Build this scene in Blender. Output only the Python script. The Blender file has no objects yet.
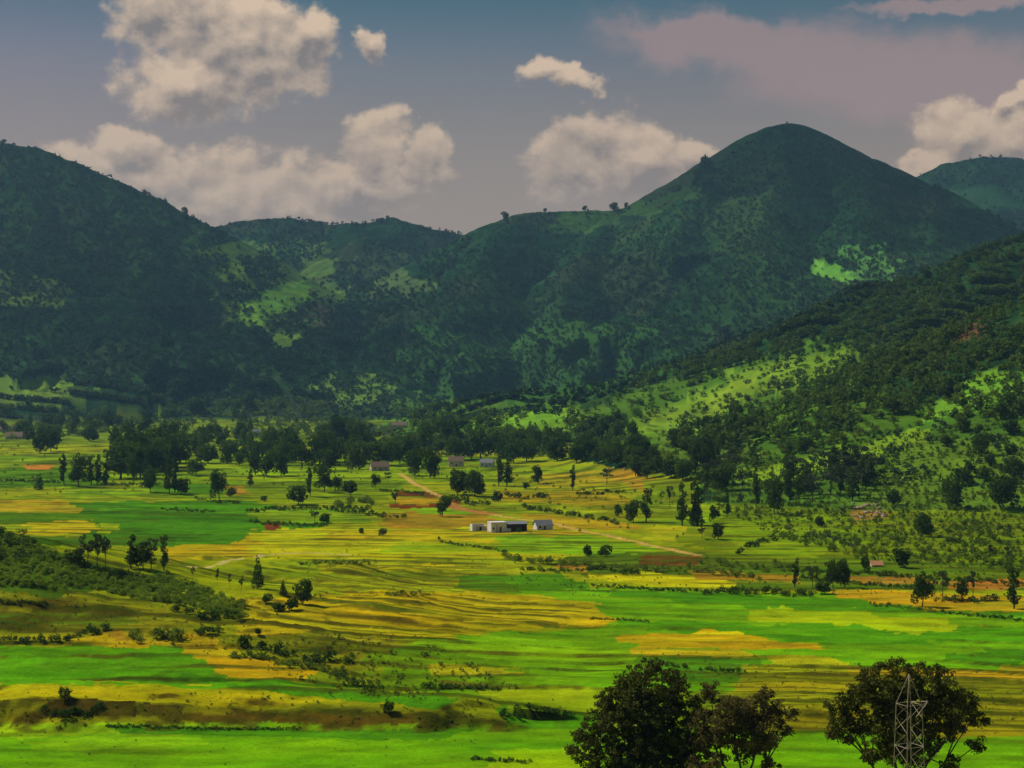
HAZE = 0.000048; EXPO = 0.0
SHADE_CLOUDS = [((-900,2950,300),560,520,.0011,1), ((560,3560,520),520,300,.0024,2), ((850,3380,420),420,300,.0019,7), ((620,1950,120),380,330,.0010,3), ((-250,4000,400),420,380,.002,4), ((1900,4700,500),700,480,.003,6)]
import bpy, math, random
import numpy as np

F = 1600.0      # focal length in pixels of a 1024 px wide picture
CAMZ = 60.0     # camera height above the valley floor
PCX, PCY = 512.0, 384.0
rnd = random.Random(7)
rng = np.random.default_rng(11)
scene = bpy.context.scene
COL = scene.collection
PI = math.pi

# ------------------------------------------------------------------ noise
def _h(ix, iy, s):
    n = (ix.astype(np.int64) * 374761393 + iy.astype(np.int64) * 668265263 + s * 2147483647 // 7) & 0xffffffff
    n = ((n ^ (n >> 13)) * 1274126177) & 0xffffffff
    n = (n ^ (n >> 16)) & 0xffffffff
    return n.astype(np.float64) / 4294967295.0

def vnoise(x, y, s=0):
    ix = np.floor(x); iy = np.floor(y); fx = x - ix; fy = y - iy
    u = fx*fx*fx*(fx*(fx*6-15)+10); v = fy*fy*fy*(fy*(fy*6-15)+10)
    a = _h(ix, iy, s); b = _h(ix+1, iy, s); c = _h(ix, iy+1, s); d = _h(ix+1, iy+1, s)
    return (a+(b-a)*u)*(1-v) + (c+(d-c)*u)*v

def fbm(x, y, o=4, s=0, g=0.5):
    t = 0; a = 1; n = 0
    for i in range(o):
        t = t + a*vnoise(x + i*17.3, y - i*9.1, s+i*13); n += a; a *= g; x = x*2.03; y = y*2.03
    return t/n

def sstep(a, b, x):
    t = np.clip((x-a)/(b-a), 0, 1); return t*t*(3-2*t)

def lin(c):
    return tuple((v/255/12.92 if v/255 <= .04045 else ((v/255+.055)/1.055)**2.4) for v in c)

def W(px, py, D):   # a point of the picture at a known distance
    return ((px-PCX)/F*D, D, CAMZ+(PCY-py)/F*D)

# ------------------------------------------------------------------ relief
# (polyline of crest points (px, py, distance), foot run, exponent, tag)
RIDGES = [
 # left mountain
 ([(-330,150,3200),(-160,118,3250),(0,143,3300),(35,147,3300),(70,160,3280),(110,178,3250),(150,196,3220),(182,213,3180),(213,229,3120),(232,268,2980),(244,305,2820),(258,345,2650),(275,385,2500)], 1150, 1.25, 1),
 # central far ridge
 ([(120,240,4000),(213,228,4150),(240,221,4200),(290,218,4250),(330,225,4250),(365,223,4200),(392,218,4200),(430,229,4250),(475,237,4300),(560,260,4300)], 1500, 1.25, 2),
 # main peak
 ([(285,385,2600),(340,352,2750),(395,315,2950),(440,280,3100),(478,243,3250),(496,222,3320),(520,214,3400),(560,211,3450),(605,211,3480),(650,202,3500),(680,190,3520),(682,187,3525),(697,176,3535),(708,167,3545),(725,156,3560),(740,145,3580),(757,132,3590),(770,126,3600),(786,123,3600),(800,125,3600),(815,131,3600),(829,142,3600),(840,151,3600),(850,156,3600),(872,159,3600),(888,166,3600),(905,177,3600),(925,187,3600),(960,205,3600),(1030,240,3600),(1200,270,3600)], 1270, 1.22, 3),
 # far right hill
 ([(870,200,5000),(922,176,5000),(950,162,5000),(985,156,5000),(1012,157,5000),(1060,170,5000),(1250,150,5000)], 1900, 1.25, 4),
 # wooded spur on the right
 ([(1500,120,1900),(1150,190,1800),(1024,238,1750),(960,260,1800),(900,284,1860),(850,304,1930),(800,325,2000),(750,345,2080),(700,363,2150),(655,382,2200),(620,396,2230),(570,410,2250)], 1020, 1.3, 5),
 ([(1500,190,1080),(1100,272,1130),(1024,312,1160),(985,335,1190),(940,352,1215),(905,378,1240),(880,398,1255),(855,425,1280)], 560, 1.6, 5),
 # low lit shoulder below the spur
 ([(850,352,1650),(790,366,1700),(730,386,1750),(680,402,1800),(640,412,1850)], 330, 1.5, 5),
 # bushy knoll on the left
 ([(-200,492,425),(-60,515,430),(0,531,432),(30,541,430),(60,556,425),(120,573,415),(165,580,410),(205,592,402),(240,613,390)], 105, 1.15, 6),
 # earth bank above the lowest field
 ([(-200,697,289),(-60,696,290),(60,694,289),(130,699,287),(200,702,288),(260,698,291),(330,703,288),(430,701,287),(470,708,286),(505,727,283)], 17, 1.0, 7),
]
RID3 = [([W(*p) for p in pl], R, e, t) for pl, R, e, t in RIDGES]
# earth banks between terraces: crest line (px, py), height in metres
BANKS = [
 ([(296,618),(318,613),(345,611),(372,613),(402,619),(432,623)], 1.6), ([(232,640),(262,648),(292,652),(330,658),(372,668)], 2.2),
 ([(490,686),(540,688),(600,690),(640,690)], 1.3), ([(640,664),(700,669),(780,667)], .9), ([(790,684),(880,690),(960,688),(1100,684)], 1.1),
 ([(800,702),(900,705),(1100,700)], 1.2), ([(820,716),(940,719),(1100,716)], 1.2), ([(415,670),(470,672),(525,676)], 1.0),
 ([(-100,612),(60,613),(135,620)], .9), ([(232,632),(258,625),(296,622)], 1.3), ([(640,650),(720,654),(810,660)], .8),
 ([(395,634),(440,630),(520,632)], .9), ([(170,655),(215,660),(240,672)], .8), ([(-100,628),(40,630),(100,627)], .9),
 ([(500,592),(580,594),(660,596)], .7), ([(425,600),(480,603),(560,602)], .8), ([(450,682),(520,684),(560,690)], .9),
 ([(260,560),(340,563),(430,560)], 1.0), ([(300,580),(400,582),(520,584)], .8), ([(100,742),(200,746),(330,744)], .5), ([(600,757),(760,752),(900,756)], .5),
 ([(250,628),(320,634),(400,632)], 1.2), ([(300,644),(360,648),(420,650)], 1.0), ([(640,676),(720,680),(800,676)], 1.0),
 ([(640,712),(760,716),(840,712)], 1.0), ([(400,495),(430,494),(450,499)], 2.0), ([(392,505),(425,505),(455,508)], 2.0), ([(262,528),(285,527)], 2.2),
 ([(634,562),(665,560),(700,562)], 1.6), ([(36,708),(60,704),(100,704),(138,708)], 1.5), ([(160,716),(210,714),(250,717)], .9), ([(330,720),(400,717),(440,721)], 1.0),
]
# spurs running down from the crests: (px, D) points, bump over the plain slope
SPURS = [
 ([(786,3580),(778,3300),(762,3050),(750,2850),(742,2650)], 34, 3),
 ([(852,3580),(868,3300),(862,3050),(840,2850),(820,2700)], 38, 3),
 ([(925,3560),(935,3300),(925,3050),(905,2850)], 36, 3),
 ([(706,3520),(700,3300),(672,3080),(650,2880),(640,2700)], 26, 3),
 ([(606,3460),(596,3250),(575,3050),(556,2850),(540,2650)], 32, 3),
 ([(520,3380),(500,3200),(470,3000),(448,2820),(425,2650)], 30, 3),
 ([(440,3080),(415,2950),(380,2800),(360,2660)], 20, 3),
 ([(340,4220),(352,4000),(362,3780),(352,3560),(345,3350)], 45, 2),
 ([(262,4200),(268,4000),(276,3800),(290,3600),(300,3400)], 36, 2),
 ([(0,3280),(20,3080),(40,2880),(70,2680),(95,2500)], 34, 1),
 ([(110,3230),(130,3050),(150,2880),(170,2720),(185,2580)], 30, 1),
 ([(70,3260),(72,3100),(92,2900),(120,2700),(135,2560)], 26, 1),
 ([(-80,3240),(-60,3000),(-30,2750),(-20,2550)], 34, 1),
 ([(182,3160),(200,3000),(220,2850),(235,2700)], 18, 1),
 ([(985,4980),(975,4700),(950,4400)], 40, 4),
 ([(1024,1740),(985,1600),(930,1500),(880,1440)], 16, 5),
 ([(900,1840),(862,1740),(815,1640),(780,1560)], 14, 5),
]

def seg_eval(x, y, A, B):
    ax, ay, az = A; bx, by, bz = B
    dx, dy = bx-ax, by-ay; L2 = dx*dx+dy*dy
    t = np.clip(((x-ax)*dx+(y-ay)*dy)/L2, 0, 1)
    return np.hypot(x-ax-t*dx, y-ay-t*dy), az+(bz-az)*t

def base_z(x, y):
    z = 9*sstep(900, 2300, y) + 3.0*(fbm(x/260, y/260, 3, 5)-.5)*sstep(330, 600, y)
    z = z + 2.2*sstep(300, 520, x)*sstep(300, 420, y)
    z = z + 58*np.clip(1-y/248, 0, 1)**2
    return z

RW = 11.5
def field_coord(x, y):
    """bund lines of the paddies run roughly across the valley, with bends"""
    ang = .10*np.sin(x/170.0+1.0)
    w = 26*(fbm(x/150, y/150, 3, 21)-.5) + 9*(fbm(x/40, y/40, 2, 22)-.5)
    return y + ang*40 + w + .07*x

def fields(x, y):
    s = field_coord(x, y)
    wd = 15.0 + 7*sstep(380, 800, y)
    q = s/RW
    r = np.floor(q); fr = q-r
    ln = 45 + 70*_h(r, r*0+3, 9)
    u = (x + 18*(fbm(x/60, y/60, 2, 25)-.5) + 300*_h(r, r*0, 4))/ln
    c = np.floor(u); fu = (u-c)
    return r, fr, c, fu, ln

def ridge_h(d, zc, R, e, zmax, fac=1.0):
    Re = R*(.22+.78*np.clip(zc/zmax, 0, 1))
    return zc*np.clip(1-d*fac/Re, 0, 1)**e

def plain_h(x, y):
    x = np.array([float(x)]); y = np.array([float(y)]); b = 0.0
    for pl, R, e, tg in RID3:
        if tg > 5: continue
        zm = max(p[2] for p in pl)
        for A, B in zip(pl[:-1], pl[1:]):
            dd, zz = seg_eval(x, y, A, B); b = max(b, float(ridge_h(dd, zz, R, e, zm)[0]))
    return b

_sp = []
for pts, bump, tg in SPURS:
    n = len(pts); pl = []
    for i, (p, D) in enumerate(pts):
        x = (p-PCX)/F*D; t = i/(n-1)
        pl.append((x, D, max(plain_h(x, D)+bump*1.6*(math.sin(PI*min(1, t*1.1))**.8 if t*1.1 < 1 else 0)*(.8+.4*((i*37) % 5)/5)-2, 3)))
    _sp.append((pl, -1, 1.0, tg))
RID3 = RID3 + _sp

def height(x, y):
    b = base_z(x, y)
    r, fr, c, fu, ln = fields(x, y)
    amp = .85*sstep(262, 300, y)*(1-sstep(1400, 1900, y))
    # terraces: flat treads, a short riser at each row line, stepping with the valley's slope
    step = (_h(r, c*0+7, 31)*.5+_h(r, c, 32)*.5-.5)
    step1 = (_h(r+1, c*0+7, 31)*.5+_h(r+1, c, 32)*.5-.5)
    k = sstep(.84, 1.0, fr)
    lines = sstep(.40, .60, fbm(x/38, y/22, 3, 33))
    z = b + amp*(step*(1-k)+step1*k)*.55 + amp*.42*lines*(k-fr)
    edge = np.minimum(fr, 1-fr)*RW
    z = z + .28*amp*np.exp(-(edge/.8)**2)
    tag = np.zeros_like(x, dtype=np.int8)
    # relief noise warps the distance to the crests: gullies and lumps
    g1 = fbm(x/330, y/330, 5, 41); rd = 1-np.abs(2*fbm(x/190, y/360, 4, 43)-1)
    g2 = fbm(x/45, y/45, 3, 47)
    top = np.full_like(z, -1e3)
    gul = (.50*(g1-.5)*2 + .62*(.62-rd)); g3 = fbm(x/9, y/9, 3, 51)
    for pl, R, e, tg in RID3:
        h = np.full_like(x, -1e3); zm = max(p[2] for p in pl)
        reach = (R if R > 0 else zm/.6)*1.3
        ys = [p[1] for p in pl]; xs = [p[0] for p in pl]
        r0, r1 = np.searchsorted(y[:, 0], [min(ys)-reach, max(ys)+reach])
        if r1 <= r0: continue
        sl = slice(r0, r1); xx, yy, bb = x[sl], y[sl], b[sl]
        hh = np.full_like(xx, -1e3)
        for A, B in zip(pl[:-1], pl[1:]):
            dd, zz = seg_eval(xx, yy, A, B)
            if tg <= 5: dd = np.sqrt(dd*dd+16.0**2)-16.0
            if tg <= 5:
                fac = np.clip(1 + gul[sl]*sstep(20, 260, dd)*(.45 if tg == 5 else 1), .84, 2)
                fac = np.maximum(fac, 1.02-.2*sstep(450, 800, dd))
                if R > 0: v = ridge_h(dd, zz, R, e, zm, fac)
                else: v = zz-dd*fac*.62
                v = np.where(v > 0, v, -1e3)
            elif tg == 6:
                v = (zz-bb)*np.clip(1-dd*(1+.8*(g2[sl]-.5))/R, 0, 1)**e
            else:
                front = yy < (A[1]+B[1])/2-1.0
                v = (zz-bb)*sstep(0, .75, np.clip(1-dd/np.where(front, 13*(.55+.9*g3[sl]), 24.0), 0, 1))
            hh = np.maximum(hh, v)
        h[sl] = hh
        if tg <= 5:
            wins = h > top; top = np.where(wins, h, top)
            m = wins & (h > z); tag = np.where(m, tg, tag)
            k = 5.0                                    # soft union
            hs = np.where(h > -900, h, -1e3)
            mx = np.maximum(z, hs); dlt = np.clip(k-np.abs(z-hs), 0, None)
            z = mx + dlt*dlt/(4*k)*(1-sstep(3000, 3300, y))
        else:
            add = np.clip(h, 0, None); z = z + add
            tag = np.where(add > (.8 if tg == 6 else .5), tg, tag)
    n9 = fbm(x/7, y/7, 3, 57); n8 = fbm(x/24, y/24, 2, 58)
    for pts, bh in BANKS:
        pl = [((p-PCX)/F*(F*CAMZ/(q-PCY)), F*CAMZ/(q-PCY), 0.0) for p, q in pts]
        ys = [p[1] for p in pl]; r0, r1 = np.searchsorted(y[:, 0], [min(ys)-12, max(ys)+45])
        sl = slice(r0, r1); xx, yy = x[sl], y[sl]; best = np.zeros_like(xx)
        for A, B in zip(pl[:-1], pl[1:]):
            d, _ = seg_eval(xx, yy, A, B); yl = A[1]+(B[1]-A[1])*np.clip((xx-A[0])/(B[0]-A[0]), 0, 1)
            sd_ = yy-yl+(n9[sl]-.5)*5
            v = np.where(sd_ < 0, 1-sstep(0, 2.6+3*n9[sl], -sd_), 1-sstep(0, 22, sd_))
            end = 1-sstep(0, 10, np.maximum(A[0]-xx, xx-B[0])) if len(pl) == 2 else 1-sstep(0, 12, np.maximum(min(A[0], B[0])-xx, xx-max(A[0], B[0])))
            best = np.maximum(best, v*end)
        z[sl] += best*bh*.5*(.2+.85*n8[sl]+.5*(fbm(xx/2.2, yy/2.2, 2, 59)-.5))
    m = sstep(14, 70, z)*(y > 900)
    z = z + m*((g2-.5)*7 + (fbm(x/14, y/14, 2, 53)-.5)*3)*np.clip(y/2500, 0, 1)
    z = z + (fbm(x/5, y/5, 3, 61)-.5)*.5*((tag >= 6)|(tag == 0))*sstep(240, 260, y)*np.where(tag >= 6, 1.5, .35)
    return z, tag, (r, fr, c, fu, ln)

cols = np.arange(-190, 1216, 1.3)
pyrow = np.arange(790, 425.5, -.8)
rows = np.concatenate([np.linspace(14, 235, 34), CAMZ*F/(pyrow-PCY)])
rows = rows[:34].tolist() + [v for v in rows[34:] if v > 238]
y0 = rows[-1]
rows += np.arange(y0+4.5, 4400, 5.0).tolist() + np.arange(4420, 6300, 28).tolist()
rows = np.array(rows)
PXg, Yg = np.meshgrid(cols, rows)
Xg = (PXg-PCX)/F*Yg
Zg, TAG, FLD = height(Xg, Yg)
PYg = PCY-(Zg-CAMZ)/Yg*F
NR, NC = Xg.shape
PYcum = np.minimum.accumulate(np.where(Yg < 236, 1e4, PYg), axis=0)   # visibility down each column

def ground(px, py):
    """world point where the line of sight through (px,py) first meets the ground"""
    c = int(round((px-cols[0])/1.3)); c = min(max(c, 0), NC-1)
    col = PYcum[:, c]
    i = int(np.searchsorted(-col, -py))
    if i >= NR: i = int(np.argmin(col))
    return (float((px-PCX)/F*Yg[i, c]), float(Yg[i, c]), float(Zg[i, c]), int(TAG[i, c]))

def zat(x, y):
    c = min(max(int(round((512+x/y*1600-cols[0])/1.3)), 0), NC-1); return float(np.interp(y, Yg[:, c], Zg[:, c]))

def inpoly(px, py, poly):
    r = np.zeros(np.shape(px), bool); n = len(poly)
    for i in range(n):
        x1, y1 = poly[i]; x2, y2 = poly[(i+1) % n]
        if y1 == y2: continue
        c = ((y1 > py) != (y2 > py)) & (px < (x2-x1)*(py-y1)/(y2-y1)+x1)
        r ^= c
    return r
# ------------------------------------------------------------------ ground colours (surface colours, some sunlit slopes painted lighter)
K = 0.92
def P(r, g, b): return np.array(lin((r, g, b)))*K
RICE, RICE2, DEEP, LIME = P(98,158,14), P(66,134,18), P(36,100,28), P(128,166,16)
YG, YEL, GOLD, TAN = P(146,152,18), P(182,168,16), P(182,148,22), P(156,122,40)
BANK, RED, GRASS, DRY, ROAD, SOIL = P(92,72,26), P(132,62,38), P(92,128,24), P(128,118,28), P(204,160,84), P(150,92,50)
SCRUB, FOR = P(52,84,30), P(34,60,30)
HED = P(42,74,22)

# (points in the picture, colour, jitter between neighbouring plots, edge wander px)
PATCH = [
 # --- far fields by the woods
 ([(0,445),(1024,445),(1024,640),(0,640)], YG, .0, 0),
 ([(0,452),(520,456),(520,482),(0,482)], P(118,142,15), .35, 2),
 ([(0,482),(400,482),(400,500),(0,500)], P(122,146,24), .35, 2),
 ([(0,470),(70,468),(110,478),(110,488),(0,486)], P(83,122,15), .2, 2),
 ([(150,482),(240,484),(240,492),(150,494)], P(77,120,15), .2, 1),
 ([(24,464),(52,465),(52,470),(26,470)], P(190,128,62), .1, 1),
 ([(228,485),(300,486),(300,496),(230,495)], P(164,118,50), .2, 1),
 ([(0,488),(62,488),(62,498),(0,498)], P(140,146,20), .1, 1),
 ([(0,500),(65,500),(92,512),(92,521),(0,517)], P(184,152,36), .15, 1.5),
 ([(60,503),(240,500),(330,512),(330,532),(200,548),(130,545),(92,535),(88,515)], P(65,122,15), .25, 3),
 ([(0,512),(92,513),(88,524),(0,525)], P(80,118,12), .2, 1),
 ([(20,523),(90,521),(92,534),(20,536)], P(196,166,16), .05, 1.5),
 ([(98,524),(118,524),(112,534),(98,534)], P(150,166,22), .05, 1),
 ([(20,536),(170,537),(170,548),(40,545)], P(68,104,24), .2, 1),
 ([(165,548),(215,543),(265,532),(330,530),(330,548),(250,556),(165,562)], P(182,150,22), .12, 2),
 ([(250,468),(410,468),(405,480),(250,482)], P(135,160,14), .15, 1.5),
 ([(250,482),(400,482),(395,493),(250,494)], P(101,122,15), .25, 1.5),
 ([(250,494),(395,490),(395,502),(250,505)], P(124,142,14), .25, 1.5),
 ([(250,508),(360,510),(370,522),(250,524)], P(120,148,24), .2, 1.5),
 ([(398,498),(446,498),(446,504),(392,507)], P(192,148,34), .05, .8),
 ([(396,492),(432,491),(450,498),(400,497)], P(112,52,40), .05, .8),
 ([(388,504),(450,504),(458,510),(390,508)], P(128,50,30), .05, .8),
 ([(440,500),(456,500),(460,511),(448,511)], P(150,62,30), .05, .8),
 ([(264,522),(282,522),(284,532),(266,532)], P(116,60,44), .05, .8),
 ([(380,514),(470,508),(500,512),(494,524),(490,532),(400,530),(376,522)], P(162,124,38), .12, 2),
 ([(415,508),(470,508),(470,515),(420,514)], P(122,164,22), .05, 1),
 ([(250,530),(500,528),(560,534),(660,552),(560,560),(500,560),(250,560)], P(176,166,20), .12, 1.5),
 ([(330,530),(480,533),(490,543),(330,538)], P(194,166,20), .05, 1),
 ([(400,541),(500,543),(500,552),(380,552)], P(146,164,22), .08, 1),
 ([(500,536),(575,533),(668,552),(640,557),(500,552)], P(128,168,20), .08, 1),
 ([(470,524),(560,524),(600,532),(560,536),(480,533)], P(182,150,34), .06, 1),
 # --- middle fields to the right of the houses
 ([(505,470),(660,466),(700,485),(700,545),(560,520),(505,512)], P(140,146,24), .25, 2),
 ([(505,466),(600,465),(600,474),(505,476)], P(129,150,14), .2, 1),
 ([(530,474),(600,470),(612,484),(540,488)], P(168,146,36), .12, 1.5),
 ([(600,468),(640,470),(668,488),(640,492),(610,482)], P(176,134,44), .12, 1.5),
 ([(500,490),(600,492),(640,500),(600,506),(500,500)], P(170,140,30), .15, 1.5),
 ([(500,500),(560,504),(620,516),(600,524),(540,514),(500,511)], P(140,156,24), .15, 1.5),
 ([(520,512),(610,520),(640,528),(600,531),(530,520)], P(172,140,32), .1, 1.5),
 ([(640,480),(760,480),(800,500),(780,520),(700,528),(640,520)], P(124,146,24), .3, 2),
 ([(690,504),(790,506),(790,520),(700,522)], P(132,158,15), .1, 1.5),
 ([(640,524),(740,528),(730,545),(650,538)], P(162,156,26), .15, 1.5),
 ([(760,500),(1024,480),(1024,590),(760,575),(680,560),(700,530)], P(110,126,13), .12, 3),
 ([(740,515),(850,512),(870,535),(820,560),(740,552)], P(121,146,13), .08, 3),
 ([(855,512),(872,505),(890,508),(888,517),(862,524)], P(168,126,74), .1, 2),
 ([(785,488),(812,480),(822,492),(800,500)], P(156,150,36), .1, 2),
 ([(560,556),(680,552),(760,560),(1024,570),(1024,590),(760,590),(560,575)], P(88,112,26), .25, 2),
 ([(634,557),(700,556),(696,566),(640,566)], P(106,72,34), .05, 1),
 ([(520,566),(590,566),(585,573),(528,572)], P(176,126,52), .05, 1),
 ([(590,573),(640,572),(732,582),(730,589),(640,586),(592,578)], P(190,178,20), .04, .8),
 ([(680,570),(800,576),(800,583),(700,580)], P(170,126,44), .1, 1),
 ([(250,560),(500,558),(590,574),(600,595),(500,592),(310,596),(230,590)], P(142,150,24), .22, 2),
 ([(310,565),(450,564),(460,570),(320,574)], P(180,166,22), .08, 1),
 ([(455,576),(560,574),(600,590),(460,590)], P(75,124,19), .12, 1),
 # --- big golden and green fields
 ([(236,600),(330,594),(420,592),(520,596),(600,600),(624,612),(600,626),(540,628),(470,636),(340,640),(250,636)], P(184,158,18), .10, 2),
 ([(440,594),(600,596),(620,610),(590,624),(460,615)], P(190,164,24), .06, 2),
 ([(500,590),(600,588),(760,592),(1024,600),(1024,690),(500,690),(400,660),(430,640),(560,630),(620,622),(600,605)], P(108,158,14), .08, 2),
 ([(600,594),(740,592),(860,604),(1024,618),(1024,628),(860,612),(700,604)], P(71,134,18), .04, 3),
 ([(600,620),(760,624),(1024,640),(1024,650),(820,642),(640,630)], P(80,142,16), .05, 3),
 ([(760,606),(930,618),(980,630),(900,634),(780,622)], P(153,176,12), .05, 5),
 ([(930,652),(1024,655),(1024,668),(960,662)], P(70,128,20), .05, 3),
 ([(618,640),(660,633),(720,632),(840,648),(780,650),(700,650),(630,645)], P(200,160,20), .05, 1.5),
 ([(680,633),(740,632),(756,637),(700,638)], P(206,186,16), .04, 1.5),
 ([(690,642),(770,640),(830,648),(760,652)], P(188,144,22), .05, 1.5),
 ([(500,636),(620,636),(640,660),(600,684),(500,682),(430,668),(440,645)], P(115,160,15), .08, 3),
 ([(640,655),(760,660),(760,680),(660,680)], P(80,126,24), .12, 3),
 ([(620,648),(800,655),(860,664),(800,664),(640,654)], P(184,162,30), .08, 1.5),
 ([(740,664),(830,663),(872,668),(980,672),(1024,680),(1024,740),(740,738)], P(150,146,24), .25, 2),
 ([(800,664),(900,668),(1024,672),(1024,682),(900,678)], P(180,142,30), .1, 1.5),
 # --- orange strip on the right
 ([(832,592),(880,590),(920,592),(1024,607),(1024,620),(940,610),(860,602)], P(192,146,30), .05, 1),
 ([(960,600),(1024,600),(1024,612),(980,607)], P(190,164,34), .05, 1),
 ([(950,580),(1024,585),(1024,590),(940,588)], P(170,112,56), .05, 1),
 ([(850,578),(920,578),(940,584),(860,584)], P(160,118,54), .1, 1),
 # --- left knoll and its terraces
 ([(0,585),(80,586),(200,610),(240,640),(215,650),(0,640)], P(140,138,24), .2, 2),
 ([(20,600),(70,600),(80,608),(60,612),(20,610)], P(168,128,32), .1, 1.5),
 ([(0,612),(110,612),(150,624),(0,626)], P(104,126,26), .2, 1.5),
 ([(0,606),(20,604),(60,613),(0,612)], P(168,150,30), .1, 1.5),
 ([(55,640),(120,634),(160,640),(200,634),(246,650),(250,664),(200,664),(150,652),(60,650)], P(182,154,24), .06, 1.5),
 ([(0,640),(60,641),(60,648),(0,648)], P(146,152,30), .1, 1),
 ([(110,628),(124,628),(126,640),(112,640)], P(172,134,44), .05, 1.5),
 ([(0,646),(60,648),(165,648),(215,664),(235,678),(330,690),(330,700),(150,692),(0,680)], P(82,142,15), .12, 2),
 ([(205,658),(250,656),(320,672),(300,684),(236,676)], P(190,152,20), .06, 2),
 ([(180,672),(240,676),(236,684),(180,682)], P(57,122,20), .08, 1.5),
 ([(240,636),(330,632),(420,640),(400,668),(330,672),(250,656)], P(128,128,26), .2, 2),
 ([(370,656),(440,644),(520,668),(560,690),(450,700),(390,684)], P(104,142,16), .12, 3),
 ([(420,664),(520,670),(520,676),(430,672)], P(176,160,30), .1, 1),
 ([(440,680),(520,684),(560,690),(540,692),(450,688)], P(104,100,30), .1, 1),
 ([(236,680),(330,688),(400,694),(500,708),(520,716),(400,706),(250,694)], P(67,134,19), .08, 1.5),
 # --- foreground
 ([(0,676),(140,684),(260,694),(420,706),(470,700),(510,720),(510,734),(0,734)], P(140,138,22), .12, 2),
 ([(0,674),(200,688),(330,700),(250,704),(0,688)], P(172,160,18), .06, 1.5),
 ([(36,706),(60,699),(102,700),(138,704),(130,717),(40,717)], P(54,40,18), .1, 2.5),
 ([(150,716),(330,714),(480,716),(500,726),(200,727)], P(92,78,28), .25, 3),
 ([(490,690),(600,686),(620,700),(600,716),(500,712)], P(142,160,20), .06, 1.5),
 ([(500,714),(600,716),(600,752),(500,752)], P(78,140,16), .05, 1.5),
 ([(0,724),(300,724),(500,728),(760,730),(1024,736),(1024,800),(0,800)], P(107,160,14), .08, 1.5),
 ([(760,700),(1024,705),(1024,735),(760,735)], P(164,148,24), .3, 1.5),
 ([(0,722),(110,722),(250,727),(180,735),(20,740)], P(138,178,22), .06, 2),
 ([(20,742),(160,736),(210,742),(120,752),(10,752)], P(128,172,22), .06, 2),
 ([(90,724),(240,728),(480,732),(400,738),(130,734)], P(61,134,21), .06, 2),
 ([(490,750),(590,750),(600,770),(490,770)], P(143,180,13), .05, 1.5),
]
MPATCH = [   # clearings on the slopes, and sunlit slopes painted lighter
 ([(540,425),(640,392),(760,352),(860,330),(900,400),(1024,380),(1024,560),(760,560),(690,480),(600,450)], P(78,112,26), .2, 8),
 ([(205,245),(330,240),(345,300),(320,330),(285,345),(240,320),(215,280)], P(80,104,40), .45, 5),
 ([(300,262),(330,258),(336,276),(304,280)], P(92,118,42), .2, 2),
 ([(214,246),(250,240),(262,256),(226,260)], P(78,104,40), .2, 2),
 ([(318,286),(340,282),(344,300),(322,302)], P(86,112,42), .2, 2),
 ([(222,264),(250,266),(248,284),(224,282)], P(106,132,38), .3, 2),
 ([(242,300),(256,300),(268,322),(260,328),(245,326)], P(120,160,40), .1, 1.5),
 ([(257,292),(285,284),(312,282),(308,300),(288,312),(270,318),(256,308)], P(100,142,38), .2, 3),
 ([(266,336),(296,334),(292,346),(270,350)], P(120,152,44), .1, 2),
 ([(276,246),(304,240),(306,256),(290,264),(274,258)], P(86,122,40), .2, 3),
 ([(0,372),(60,378),(90,392),(70,405),(0,402)], P(110,136,40), .2, 4),
 ([(15,272),(58,280),(60,300),(20,308),(0,300),(0,280)], P(88,110,38), .2, 5),
 ([(300,308),(335,304),(345,325),(310,330)], P(90,84,60), .1, 4),
 ([(330,368),(372,372),(380,400),(350,410),(320,392)], P(108,138,48), .2, 5),
 ([(365,240),(420,262),(420,290),(380,300),(350,260)], P(78,98,50), .2, 5),
 ([(420,330),(640,318),(680,370),(560,405),(430,402)], P(54,90,34), .15, 10),  # sunlit lower flank, its brightness put into the colour
 ([(400,395),(560,400),(540,425),(420,440),(380,420)], P(78,116,36), .2, 6),
 ([(470,420),(560,405),(590,420),(560,436),(480,438)], P(116,156,32), .2, 4),
 ([(560,212),(604,210),(650,201),(678,190),(700,176),(690,196),(640,222),(580,236),(545,228)], P(58,88,36), .15, 5),
 ([(808,258),(830,264),(860,276),(852,284),(816,277)], P(112,170,52), .1, 2.5),
 ([(840,246),(880,244),(906,268),(890,280),(856,276)], P(86,134,56), .15, 4),
 ([(940,190),(980,186),(1024,196),(1024,212),(950,208)], P(54,92,50), .2, 4),
 ([(730,150),(700,220),(740,260),(790,220),(800,160)], P(48,72,34), .1, 8),
 ([(630,418),(680,398),(760,362),(850,348),(856,360),(800,384),(740,400),(700,440),(640,440)], P(120,148,32), .2, 4),
 ([(735,470),(820,452),(880,438),(930,425),(930,445),(860,462),(790,478),(740,484)], P(128,158,30), .12, 3),
 ([(935,400),(985,372),(1024,356),(1024,392),(975,410),(930,420)], P(112,156,36), .15, 4),
 ([(900,440),(1024,420),(1024,560),(860,520),(860,470)], P(98,126,28), .12, 4),
 ([(930,330),(975,322),(985,332),(945,345)], P(110,72,46), .1, 3),
 ([(640,440),(740,430),(760,462),(700,474)], P(90,116,34), .2, 4),
]
ROADS = [  # (points, half width m, colour)
 ([(399,474),(405,477),(414,484),(424,489),(434,494),(443,499),(452,505),(462,510),(478,512),(488,514),(508,518),(530,521),(556,524),(580,530),(610,537),(640,544),(670,550),(698,556)], 1.45, ROAD),
 ([(448,504),(458,509),(470,511),(490,514)], 4.0, P(168,112,54)),
 ([(188,567),(225,561),(262,555),(310,553),(350,555)], 1.4, P(190,168,96)),
]

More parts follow.
